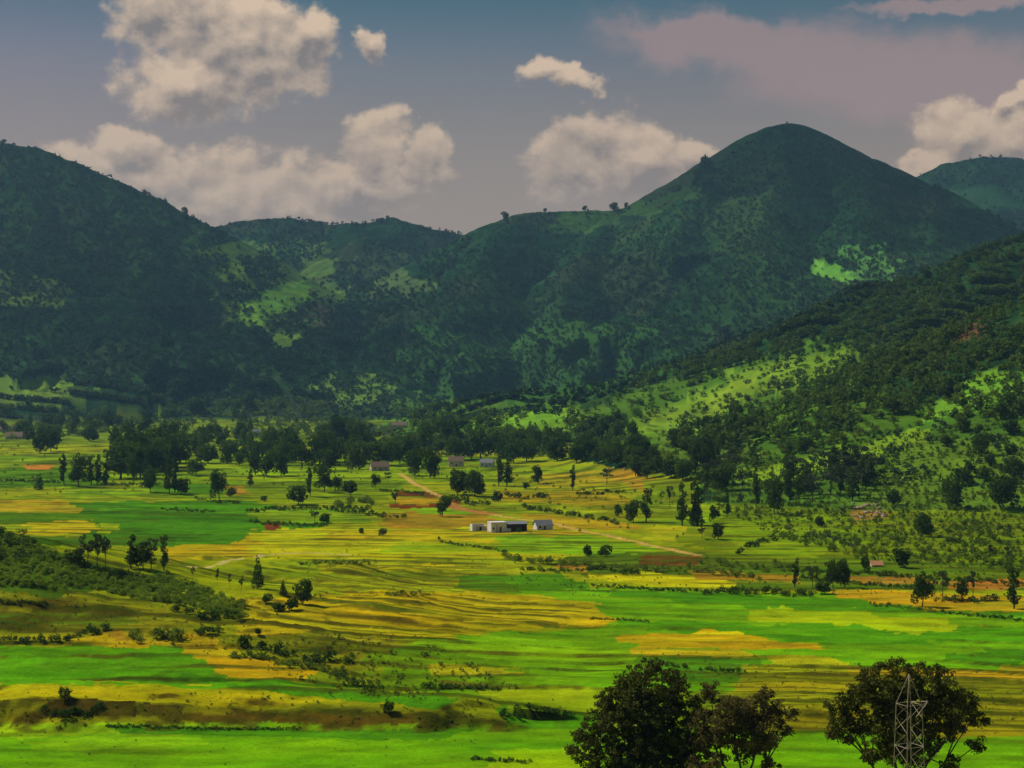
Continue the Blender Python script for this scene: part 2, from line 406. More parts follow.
def paint():
    x, y, px, py = Xg, Yg, PXg, PYg
    r, fr, c, fu, ln = FLD
    H, Wd = x.shape
    out = np.zeros((H, Wd, 3)); out[:] = P(120,140,24)
    cell = _h(r, c, 77); cell2 = _h(r, c, 78)
    n1 = fbm(px/26, py/11, 3, 81)-.5; n2 = fbm(px/26, py/11, 3, 82)-.5
    n1f = fbm(px/7, py/4, 2, 83)-.5; n2f = fbm(px/7, py/4, 2, 84)-.5
    flat = (TAG == 0) | (TAG >= 6) | ((TAG == 5) & (Zg-base_z(Xg, Yg) < 7) & (Yg < 1900) & (PXg < 700))
    hmask = flat & (y < 2300)
    yc = y+(.5-fr)*RW
    dpy = (F*CAMZ/yc-F*CAMZ/y)*(1-sstep(650, 800, y))
    stair = (_h(r, r*0, 61)-.5)*26*(1-.6*sstep(450, 900, y))
    def apply(lst, region):
        for poly, colr, jit, wn in lst:
            xs = [p[0] for p in poly]; ys = [p[1] for p in poly]
            # polygons that reach the picture's edge go on beyond it
            poly2 = [(-400 if p[0] <= 0 else (1500 if p[0] >= 1024 else p[0]), p[1]) for p in poly]
            if region is hmask:
                qx = px + (n1*18+n1f*1.5)*wn + stair*.35*min(wn, 2.5); qy = py + dpy*.55 + n2*2.2*wn + n2f*.4*min(wn, 1)
            else:
                qx = px + (n1*12+n1f*5)*wn; qy = py + (n2*3.5+n2f*1.6)*wn*.7
            m = inpoly(qx, qy, poly2) & region
            if not m.any(): continue
            f = (1 + jit*(cell-.5)*2)
            tone = np.stack([f*(1+jit*(cell2-.5)*1.2), f, f], -1)
            out[m] = (colr*tone)[m]
    # slopes
    g = fbm(x/240, y/240, 4, 91); g2 = fbm(x/38, y/60, 4, 92); g3 = fbm(x/9, y/14, 2, 93)
    a = sstep(.32, .68, g*.55+g2*.45)[..., None]
    mcol = P(24,54,30)*(1-a)+P(44,74,34)*a
    mcol = mcol*(.65+.7*g3[..., None])
    brown = sstep(.56, .7, fbm(x/120, y/160, 3, 95))[..., None]*.5
    mcol = mcol*(1-brown)+P(68,70,42)*brown
    out = np.where((flat & (y < 2300))[..., None], out, mcol)
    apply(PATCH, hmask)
    apply(MPATCH, ~hmask)
    mm = ~hmask
    out[mm] = (out*(.72+.56*g3[..., None]))[mm]
    # knoll: rough green grass
    kn = (TAG == 6) & (Zg-base_z(x, y) > 3.2+4*n1) & (px < 262+30*n1f) & (py < 594+20*n1) & (py > np.interp(px, [0,60,120,165,205,240], [526,552,569,577,589,608]))
    out[kn] = (P(78,104,26)*(.6+.8*g3[..., None]))[kn]
    # earth bank: bare brown where it is steep
    gy = np.abs(np.gradient(Zg, axis=0)/np.gradient(Yg, axis=0))
    gx = np.abs(np.gradient(Zg, axis=1)/np.maximum(np.gradient(Xg, axis=1), 1e-3))
    steep = sstep(.16, .42, gy)*((TAG == 7) | (TAG == 0)) * (y < 900)
    nb = fbm(x/3, y/3, 3, 97)[..., None]
    bank = P(84,62,24)*(.3+1.1*nb)*.8+P(66,84,22)*(1-nb)*.6
    s7 = (np.maximum(sstep(.16, .5, gy)*(TAG == 7), sstep(.10, .30, gy)*((TAG == 0) | (TAG == 6))*(y < 900)*(px > -150)*np.where(kn, 0, .8)))[..., None]
    s7 = s7*(.35+.65*sstep(.42, .58, fbm(x/6, y/6, 3, 109)))[..., None]
    out = out*(1-s7)+bank*s7
    # bunds between plots: a narrow strip of darker rough grass, some bare, some weedy
    ed = np.minimum(np.abs(1-fr), fr+.04)*RW
    es = np.minimum(fu, 1-fu)*ln
    wv = .55+.9*fbm(x/12, y/12, 2, 98)
    wide = 1.0+ y/900
    bund = np.maximum(1-sstep(.7, 2.0, ed/wide/wv), .55*(1-sstep(.5, 1.2, es/wide)))
    vis = sstep(.36, .62, fbm(x/34, y/16, 3, 99))
    big = ((py > 592) & (px > 560) & (py < 668)) | (py > 733)
    vis = np.where(big, vis*.5, vis)
    kk = (bund*vis*hmask*.85)[..., None]
    bc = P(66,78,20)*(.6+.8*_h(r, c*0, 5)[..., None])
    out = out*(1-kk)+bc*kk
    # dry/green mottling of crops, streaked along the rows
    m1 = fbm(x/22, y/9, 4, 101)[..., None]; m2 = fbm(x/4.5, y/2.2, 3, 102)[..., None]
    f = (1+.75*(m1-.5)+.6*(m2-.5))
    f3 = np.concatenate([f*(1+.5*(fbm(x/30, y/11, 4, 103)[..., None]-.5)), f, f], -1)
    out = np.where(hmask[..., None], out*f3, out)
    warm = hmask & (out[..., 0] > out[..., 1]) & (out[..., 0] < out[..., 1]*2.2)
    out[..., 0] = np.where(warm, out[..., 0]*.93, out[..., 0]); out[..., 1] = np.where(warm, out[..., 1]*1.03, out[..., 1])
    # stripes of terraces, lower right and behind the golden field
    for poly, per in (([(700,668),(1024,674),(1024,738),(700,732)], 5.0), ([(310,560),(500,566),(520,592),(320,596)], 7.0), ([(300,630),(470,628),(460,644),(320,652)], 4.0), ([(0,590),(110,600),(200,620),(150,632),(0,632)], 4.5), ([(240,598),(440,594),(600,606),(560,626),(260,630)], 8.0)):
        m = inpoly(px+n1*20, py+n2*6, [(-400 if p[0] <= 0 else (1500 if p[0] >= 1024 else p[0]), p[1]) for p in poly]) & hmask
        ph = (y + 6*fbm(x/30, y/30, 2, 105) + .12*x)/per
        st = sstep(.55, .8, ph-np.floor(ph))*.75
        kk = (st*m)[..., None]
        out = out*(1-kk)+P(84,72,24)*kk
    out[..., 0] = np.where(hmask, np.maximum(out[..., 0], .31*out[..., 1]), out[..., 0])
    out[..., 2] = np.where(hmask, out[..., 2]*.45, out[..., 2])
    # roads
    for pts, hw, colr in ROADS:
        wp = [ground(*p) for p in pts]
        d = np.full_like(x, 1e9)
        for A, B in zip(wp[:-1], wp[1:]):
            dd, _ = seg_eval(x, y, A[:3], B[:3]); d = np.minimum(d, dd)
        hwv = hw*(.85+.4*fbm(x/8, y/8, 2, 107)) + y/3200
        kk = ((1-sstep(.7, 1.15, d/hwv))*hmask*.92)[..., None]
        out = out*(1-kk)+colr*(.85+.3*nb)*kk
    return np.clip(out, .002, .8)
COLR = paint()

# ------------------------------------------------------------------ node helpers
class E:
    """tiny expression layer over shader math nodes"""
    def __init__(s, nt, sock): s.nt = nt; s.k = sock
    def _m(s, op, *a, clamp=False):
        n = s.nt.nodes.new('ShaderNodeMath'); n.operation = op; n.use_clamp = clamp
        for i, v in enumerate((s,)+a):
            if isinstance(v, E): s.nt.links.new(v.k, n.inputs[i])
            else: n.inputs[i].default_value = v
        return E(s.nt, n.outputs[0])
    def __add__(s, o): return s._m('ADD', o)
    __radd__ = __add__
    def __sub__(s, o): return s._m('SUBTRACT', o)
    def __rsub__(s, o): return (s*-1.0)+o
    def __mul__(s, o): return s._m('MULTIPLY', o)
    __rmul__ = __mul__
    def __truediv__(s, o): return s._m('DIVIDE', o)
    def max(s, o): return s._m('MAXIMUM', o)
    def min(s, o): return s._m('MINIMUM', o)
    def clamp(s): return s._m('ADD', 0.0, clamp=True)
    def step(s, a, b):
        n = s.nt.nodes.new('ShaderNodeMapRange'); n.interpolation_type = 'SMOOTHSTEP'
        s.nt.links.new(s.k, n.inputs[0]); n.inputs[1].default_value = a; n.inputs[2].default_value = b
        return E(s.nt, n.outputs[0])

def new_mat(name):
    m = bpy.data.materials.new(name); m.use_nodes = True; nt = m.node_tree; nt.nodes.clear()
    o = nt.nodes.new('ShaderNodeOutputMaterial'); return m, nt, o

def noise_node(nt, vec, scale, detail=4, rough=.55, typ='FBM', dim='3D'):
    n = nt.nodes.new('ShaderNodeTexNoise'); n.noise_dimensions = dim
    n.inputs['Scale'].default_value = scale; n.inputs['Detail'].default_value = detail; n.inputs['Roughness'].default_value = rough
    if vec is not None: nt.links.new(vec, n.inputs['Vector'])
    return E(nt, n.outputs['Fac'])

def mixc(nt, fac, a, b, mode='MIX'):
    n = nt.nodes.new('ShaderNodeMix'); n.data_type = 'RGBA'; n.blend_type = mode; n.clamp_result = False
    for i, v in ((0, fac), (6, a), (7, b)):
        if isinstance(v, E): nt.links.new(v.k, n.inputs[i])
        elif hasattr(v, 'is_linked'): nt.links.new(v, n.inputs[i])
        elif i == 0: n.inputs[0].default_value = v
        else: n.inputs[i].default_value = (*v, 1)
    return n.outputs[2]

def ground_material():
    m, nt, o = new_mat('ground_cover')
    at = nt.nodes.new('ShaderNodeAttribute'); at.attribute_name = 'cover'
    tc = nt.nodes.new('ShaderNodeTexCoord')
    mp = nt.nodes.new('ShaderNodeMapping'); mp.inputs['Scale'].default_value = (1, 1.7, 1)
    nt.links.new(tc.outputs['Object'], mp.inputs[0])
    n1 = noise_node(nt, mp.outputs[0], 1.1, 4, .65); n2 = noise_node(nt, mp.outputs[0], .11, 3, .6)
    n3 = noise_node(nt, mp.outputs[0], 3.2, 3, .7); v = (n1-.5)*1.2 + (n2-.5)*.7 + (n3-.5)*.9 + 1.0
    cb = nt.nodes.new('ShaderNodeCombineXYZ')
    nt.links.new(((n2-.5)*.25+v).k, cb.inputs[0]); nt.links.new(v.k, cb.inputs[1]); nt.links.new(v.k, cb.inputs[2])
    c = mixc(nt, 1.0, at.outputs['Color'], cb.outputs[0], 'MULTIPLY')
    b = nt.nodes.new('ShaderNodeBsdfPrincipled'); nt.links.new(c, b.inputs['Base Color'])
    b.inputs['Roughness'].default_value = 1; b.inputs['Specular IOR Level'].default_value = 0
    bp = nt.nodes.new('ShaderNodeBump'); bp.inputs['Strength'].default_value = .5; bp.inputs['Distance'].default_value = .5
    nt.links.new(n1.k, bp.inputs['Height']); nt.links.new(bp.outputs[0], b.inputs['Normal'])
    nt.links.new(b.outputs[0], o.inputs[0]); return m

def leaf_material(name, c1, c2, trans=.25, spots=3.0, tip=None):
    m, nt, o = new_mat(name)
    ge = nt.nodes.new('ShaderNodeNewGeometry')
    oi = nt.nodes.new('ShaderNodeObjectInfo')
    tc = nt.nodes.new('ShaderNodeTexCoord')
    n1 = noise_node(nt, tc.outputs['Object'], spots, 3, .6)
    r = E(nt, ge.outputs['Random Per Island'])
    f = (n1.step(.3, .7)*.5 + r*.35 + E(nt, oi.outputs['Random'])*.5 - .1)
    c = mixc(nt, f.clamp(), c1, c2)
    if tip is not None:
        c = mixc(nt, r.step(.80, .86)*.8, c, tip)
    b = nt.nodes.new('ShaderNodeBsdfDiffuse'); nt.links.new(c, b.inputs[0])
    t = nt.nodes.new('ShaderNodeBsdfTranslucent'); nt.links.new(c, t.inputs[0])
    g = nt.nodes.new('ShaderNodeBsdfGlossy'); g.inputs['Roughness'].default_value = .5; g.inputs[0].default_value = (.5,.5,.5,1)
    mx = nt.nodes.new('ShaderNodeMixShader'); mx.inputs[0].default_value = trans
    nt.links.new(b.outputs[0], mx.inputs[1]); nt.links.new(t.outputs[0], mx.inputs[2])
    m2 = nt.nodes.new('ShaderNodeMixShader'); m2.inputs[0].default_value = .0
    nt.links.new(mx.outputs[0], m2.inputs[1]); nt.links.new(g.outputs[0], m2.inputs[2])
    nt.links.new(m2.outputs[0], o.inputs[0]); return m

def plain(name, col, rough=.8, var=.25, scale=2.0, metal=0, bump=.0):
    m, nt, o = new_mat(name)
    tc = nt.nodes.new('ShaderNodeTexCoord'); n1 = noise_node(nt, tc.outputs['Object'], scale, 5, .6)
    c = mixc(nt, n1.step(.3, .7), tuple(v*(1-var) for v in col), tuple(min(1, v*(1+var)) for v in col))
    b = nt.nodes.new('ShaderNodeBsdfPrincipled'); nt.links.new(c, b.inputs['Base Color'])
    b.inputs['Roughness'].default_value = rough; b.inputs['Metallic'].default_value = metal
    if bump:
        bp = nt.nodes.new('ShaderNodeBump'); bp.inputs['Strength'].default_value = bump; bp.inputs['Distance'].default_value = .05
        nt.links.new(n1.k, bp.inputs['Height']); nt.links.new(bp.outputs[0], b.inputs['Normal'])
    nt.links.new(b.outputs[0], o.inputs[0]); return m

M = dict(
 ground=ground_material(),
 leaf=leaf_material('dark_leaves', (.016,.042,.008), (.095,.155,.016), trans=.38),
 leaf_pale=leaf_material('grey_green_leaves', (.040,.052,.024), (.085,.105,.045)),
 leaf_wood=leaf_material('woodland_leaves', (.018,.048,.010), (.115,.175,.022), trans=.38, spots=.045),
 leaf_knoll=leaf_material('knoll_leaves', (.11,.19,.012), (.29,.37,.03), trans=.45, spots=.12),
 leaf_slope=leaf_material('slope_leaves', (.012,.038,.020), (.060,.108,.042), trans=.3, spots=.02),
 leaf_grass=leaf_material('grass_blades', (.09,.12,.014), (.22,.24,.03), trans=.4, spots=.05),
 leaf_scrub=leaf_material('scrub_leaves', (.070,.120,.010), (.195,.262,.022), trans=.45, spots=.05),
 leaf_near=leaf_material('near_leaves', (.022,.032,.006), (.15,.155,.022), trans=.48, spots=.35, tip=(.26,.27,.05)),
 leaf_brown=leaf_material('brownish_leaves', (.035,.030,.010), (.13,.105,.026), trans=.4, spots=.4, tip=(.26,.21,.06)),
 bark=plain('bark', (.11,.09,.065), .9, .35, 6),
 bark_dark=plain('dark_bark', (.045,.036,.025), .9, .35, 6),
 white=plain('whitewash', (.68,.63,.57), .9, .18, 1.5, bump=.2),
 cream=plain('cream_wall', (.52,.44,.34), .9, .15, 1.5),
 pink=plain('pinkish_wall', (.50,.38,.33), .9, .2, 1.5),
 tile=plain('clay_tile', (.15,.09,.05), .9, .35, 2.5, bump=.4),
 tin=plain('weathered_tin', (.17,.165,.17), .9, .2, 1.5),
 tin_dark=plain('dark_tin', (.045,.046,.058), .8, .25, 1.2),
 orange=plain('orange_roof', (.50,.22,.09), .9, .2, 2),
 dark=plain('dark_opening', (.015,.014,.014), .9, .1, 2),
 wood=plain('weathered_wood', (.12,.08,.05), .9, .3, 4),
 steel=plain('galvanised_steel', (.46,.38,.24), .85, .4, 1.5, metal=.0),
 rock=plain('bare_rock', (.30,.21,.13), .95, .35, .5, bump=.6),
)

# ------------------------------------------------------------------ mesh helpers
def mesh_np(name, v, f4=None, f3=None, mat=None, smooth=False):
    me = bpy.data.meshes.new(name)
    v = np.asarray(v, np.float32).reshape(-1, 3)
    nq = 0 if f4 is None else len(f4); nt = 0 if f3 is None else len(f3)
    me.vertices.add(len(v)); me.vertices.foreach_set('co', v.ravel())
    me.loops.add(nq*4+nt*3); me.polygons.add(nq+nt)
    li = []; st = []
    if nq: li.append(np.asarray(f4, np.int32).ravel()); st.append(np.arange(nq)*4)
    if nt: li.append(np.asarray(f3, np.int32).ravel()); st.append(nq*4+np.arange(nt)*3)
    me.loops.foreach_set('vertex_index', np.concatenate(li))
    me.polygons.foreach_set('loop_start', np.concatenate(st).astype(np.int32))
    me.polygons.foreach_set('use_smooth', np.full(nq+nt, bool(smooth)))
    me.update(calc_edges=True); 
    if mat: me.materials.append(mat)
    return me

def link(name, me, parent=None, loc=None):
    o = bpy.data.objects.new(name, me); COL.objects.link(o)
    if parent is not None: o.parent = parent
    if loc is not None: o.location = loc
    return o

def tag(o, label=None, cat=None, group=None, kind=None):
    if label: o['label'] = label
    if cat: o['category'] = cat
    if group: o['group'] = group
    if kind: o['kind'] = kind
    return o

# ------------------------------------------------------------------ the ground sheet, split where slopes begin
def sheets():
    idx = np.arange(NR*NC).reshape(NR, NC)
    q = np.stack([idx[:-1, :-1], idx[:-1, 1:], idx[1:, 1:], idx[1:, :-1]], -1).reshape(-1, 4)
    tg = TAG[:-1, :-1].ravel(); yy = Yg[:-1, :-1].ravel()
    cls = np.where((tg == 5) | ((tg == 0) & (yy >= 2300) & (PXg[:-1, :-1].ravel() > 900)), 1, np.where((tg >= 1) & (tg <= 4), 2, 0))
    cls = np.where((cls == 0) & (yy >= 2300), 2, cls)
    V = np.stack([Xg, Yg, Zg], -1).reshape(-1, 3); C = COLR.reshape(-1, 3)
    for k, nm, lb in ((0, 'valley_floor', 'patchwork of green and golden paddy fields on the valley floor'),
                      (1, 'hillside', 'wooded hillside rising on the right of the valley'),
                      (2, 'mountains', 'dark green forested mountains closing the valley')):
        f = q[cls == k]; u, inv = np.unique(f, return_inverse=True)
        me = mesh_np(nm, V[u], f4=inv.reshape(-1, 4), mat=M['ground'], smooth=True)
        at = me.color_attributes.new('cover', 'FLOAT_COLOR', 'POINT')
        at.data.foreach_set('color', np.concatenate([C[u], np.ones((len(u), 1))], 1).astype(np.float32).ravel())
        tag(link(nm, me), lb, 'ground' if k == 0 else 'hill', kind='structure')
sheets()
# ------------------------------------------------------------------ vegetation building blocks (unit height, base at the origin)
def quads(rg, lobes, n, size, flat=0.0, jitter=.5, shell=.55):
    """n leaf clumps spread through a set of lobes (x,y,z,rx,rz)"""
    L = np.array(lobes, float)
    wgt = (L[:, 3]**2*L[:, 4]); wgt = wgt**.8; wgt /= wgt.sum()
    k = rg.choice(len(L), n, p=wgt); l = L[k]
    d = rg.normal(size=(n, 3)); d /= np.linalg.norm(d, axis=1)[:, None]
    r = (shell+(1-shell)*rg.random(n)**.6)
    pos = l[:, :3] + d*np.stack([l[:, 3], l[:, 3], l[:, 4]], 1)*r[:, None]
    nrm = d*.8 + rg.normal(size=(n, 3))*.75; nrm /= np.linalg.norm(nrm, axis=1)[:, None]
    a = np.cross(nrm, rg.normal(size=(n, 3))); a /= np.linalg.norm(a, axis=1)[:, None]; b = np.cross(nrm, a)
    s = size*(1-jitter+2*jitter*rg.random(n))[:, None]*.5
    asp = (.55+.45*rg.random(n))[:, None]
    c = [pos-a*s-b*s*asp*.5, pos+a*s*.1-b*s*asp, pos+a*s+b*s*asp*.3, pos-a*s*.2+b*s*asp]
    v = np.stack(c, 1).reshape(-1, 3)
    return v, np.arange(4*n).reshape(-1, 4)

def tube(pts, rad, seg=6):
    pts = [np.array(p, float) for p in pts]; V = []; Fc = []
    for i, p in enumerate(pts):
        t = pts[min(i+1, len(pts)-1)]-pts[max(i-1, 0)]; t /= np.linalg.norm(t)
        a = np.cross(t, (.13, 1, .07)); a /= np.linalg.norm(a); b = np.cross(t, a)
        for k in range(seg):
            an = 2*PI*k/seg; V.append(p+(a*math.cos(an)+b*math.sin(an))*rad[i])
    for i in range(len(pts)-1):
        for k in range(seg):
            k2 = (k+1) % seg; Fc.append((i*seg+k, i*seg+k2, (i+1)*seg+k2, (i+1)*seg+k))
    return np.array(V), np.array(Fc)

def merge(parts):
    V = []; Q = []; o = 0
    for v, q in parts: V.append(v); Q.append(q+o); o += len(v)
    return np.concatenate(V), np.concatenate(Q)

def lobes_for(kind, rg):
    L = []
    if kind == 'broad':
        L.append((0, 0, .52, .28, .32))
        for i in range(12):
            a = rg.random()*2*PI; r = .14+.19*rg.random(); z = .24+.56*rg.random()
            L.append((r*math.cos(a), r*math.sin(a), z, .12+.10*rg.random(), .10+.10*rg.random()))
        L.append((.03*rg.normal(), 0, .86, .13, .13))
    elif kind == 'round':
        L.append((0, 0, .48, .36, .38))
        for i in range(10):
            a = rg.random()*2*PI; r = .20+.15*rg.random(); z = .18+.56*rg.random()
            L.append((r*math.cos(a), r*math.sin(a), z, .13+.09*rg.random(), .13+.08*rg.random()))
    elif kind == 'slender':
        n = 9
        for i in range(n):
            t = i/(n-1); z = .20+.72*t
            w = .085*(1-.35*t)*(.75+.6*rg.random()); a = rg.random()*6.28
            L.append((.05*math.cos(a), .05*math.sin(a), z, w, .085))
            if rg.random() < .6: L.append((.10*math.cos(a+2), .10*math.sin(a+2), z, w*.7, .05))
    elif kind == 'cone':
        for i in range(9):
            t = i/8; L.append((.02*rg.normal(), .02*rg.normal(), .12+.80*t, .25*(1-t)**.8+.04, .10))
    elif kind == 'sparse':
        for i in range(8):
            a = rg.random()*2*PI; r = .08+.24*rg.random(); z = .50+.42*rg.random()
            L.append((r*math.cos(a), r*math.sin(a), z, .09+.07*rg.random(), .05+.06*rg.random()))
    elif kind == 'bush':
        for i in range(6):
            a = rg.random()*2*PI; r = .34*rg.random(); z = .30+.30*rg.random()
            L.append((r*math.cos(a), r*math.sin(a), z, .24+.12*rg.random(), .26+.10*rg.random()))
    return L

TPL = {}
SPEC = {  # leaf count, size, trunk top, trunk radius
 'broad': (900, .085, .45, .020), 'round': (900, .09, .3, .022), 'slender': (520, .058, .85, .014), 'cone': (520, .075, .8, .018),
 'sparse': (330, .07, .75, .016), 'bush': (260, .17, 0, 0)}
def template(kind, var, hi=False):
    key = (kind, var, hi)
    if key in TPL: return TPL[key]
    rg = np.random.default_rng(hash((len(kind)*7+ord(kind[0]), var)) % 99991)
    n, sz, tt, tr = SPEC[kind]
    if hi: n = int(n*2.6); sz *= .62
    L = lobes_for(kind, rg)
    v, q = quads(rg, L, n, sz)
    if kind != 'bush':
        k = 5; bend = rg.normal(size=2)*.02
        pts = [(bend[0]*math.sin(i/k*3), bend[1]*math.sin(i/k*3), -.03+(tt+.03)*i/k) for i in range(k+1)]
        parts = [tube(pts, [tr*(1.25-.9*i/k) for i in range(k+1)])]
        for l in L[1:7]:
            z0 = max(.15, l[2]-.22); parts.append(tube([(0, 0, z0), (l[0]*.55, l[1]*.55, z0+(l[2]-z0)*.5), (l[0], l[1], l[2])], [tr*.5, tr*.35, tr*.15], 4))
        tv, tq = merge(parts)
    else: tv = tq = None
    TPL[key] = (v, q, tv, tq); return TPL[key]

MESH = {}
def shared(kind, var, hi, what):
    key = (kind, var, hi, what)
    if key not in MESH:
        v, q, tv, tq = template(kind, var, hi)
        lm = M['leaf_pale'] if kind == 'sparse' else M['leaf']
        if what == 'crown': MESH[key] = mesh_np('crown', v, f4=q, mat=lm)
        elif what == 'trunk': MESH[key] = mesh_np('trunk', tv, f4=tq, mat=M['bark_dark'], smooth=True)
        else:
            a, b = merge([(v, q), (tv, tq)]) if tv is not None else (v, q)
            me = mesh_np('tree', a, f4=b, mat=lm)
            if tv is not None:
                me.materials.append(M['bark_dark'])
                mi = np.zeros(len(b), np.int32); mi[len(q):] = 1; me.polygons.foreach_set('material_index', mi)
            MESH[key] = me
    return MESH[key]

NAME = {'broad': 'broadleaf_tree', 'round': 'broadleaf_tree', 'slender': 'slender_tree', 'cone': 'conifer_tree', 'sparse': 'sparse_tree', 'bush': 'bush'}
CAT = {'broad': 'tree', 'round': 'tree', 'slender': 'tree', 'cone': 'tree', 'sparse': 'tree', 'bush': 'bush'}
NV = 5
_cnt = [0]
def tree(kind, px, py, hpx, label, group=None, wide=1.0, at=None, var=None):
    """px,py = foot, hpx = height in the picture; becomes metres where the foot meets the ground"""
    x, y, z, _ = at if at else ground(px, py)
    h = hpx*y/F
    _cnt[0] += 1; var = _cnt[0] % NV if var is None else var
    hi = hpx > 24
    if kind == 'bush' or hpx < 5:
        o = link(NAME[kind], shared(kind, var, hi, 'all'), loc=(x, y, z-.02*h))
    else:
        o = link(NAME[kind], None, loc=(x, y, z-.01*h)); o.empty_display_size = .5
        link('trunk', shared(kind, var, hi, 'trunk'), o); link('crown', shared(kind, var, hi, 'crown'), o)
    o.scale = (h*wide, h*wide, h); o.rotation_euler = (rnd.uniform(-.04, .04), rnd.uniform(-.04, .04), rnd.uniform(0, 6.28))
    tag(o, label, CAT[kind], group); return o

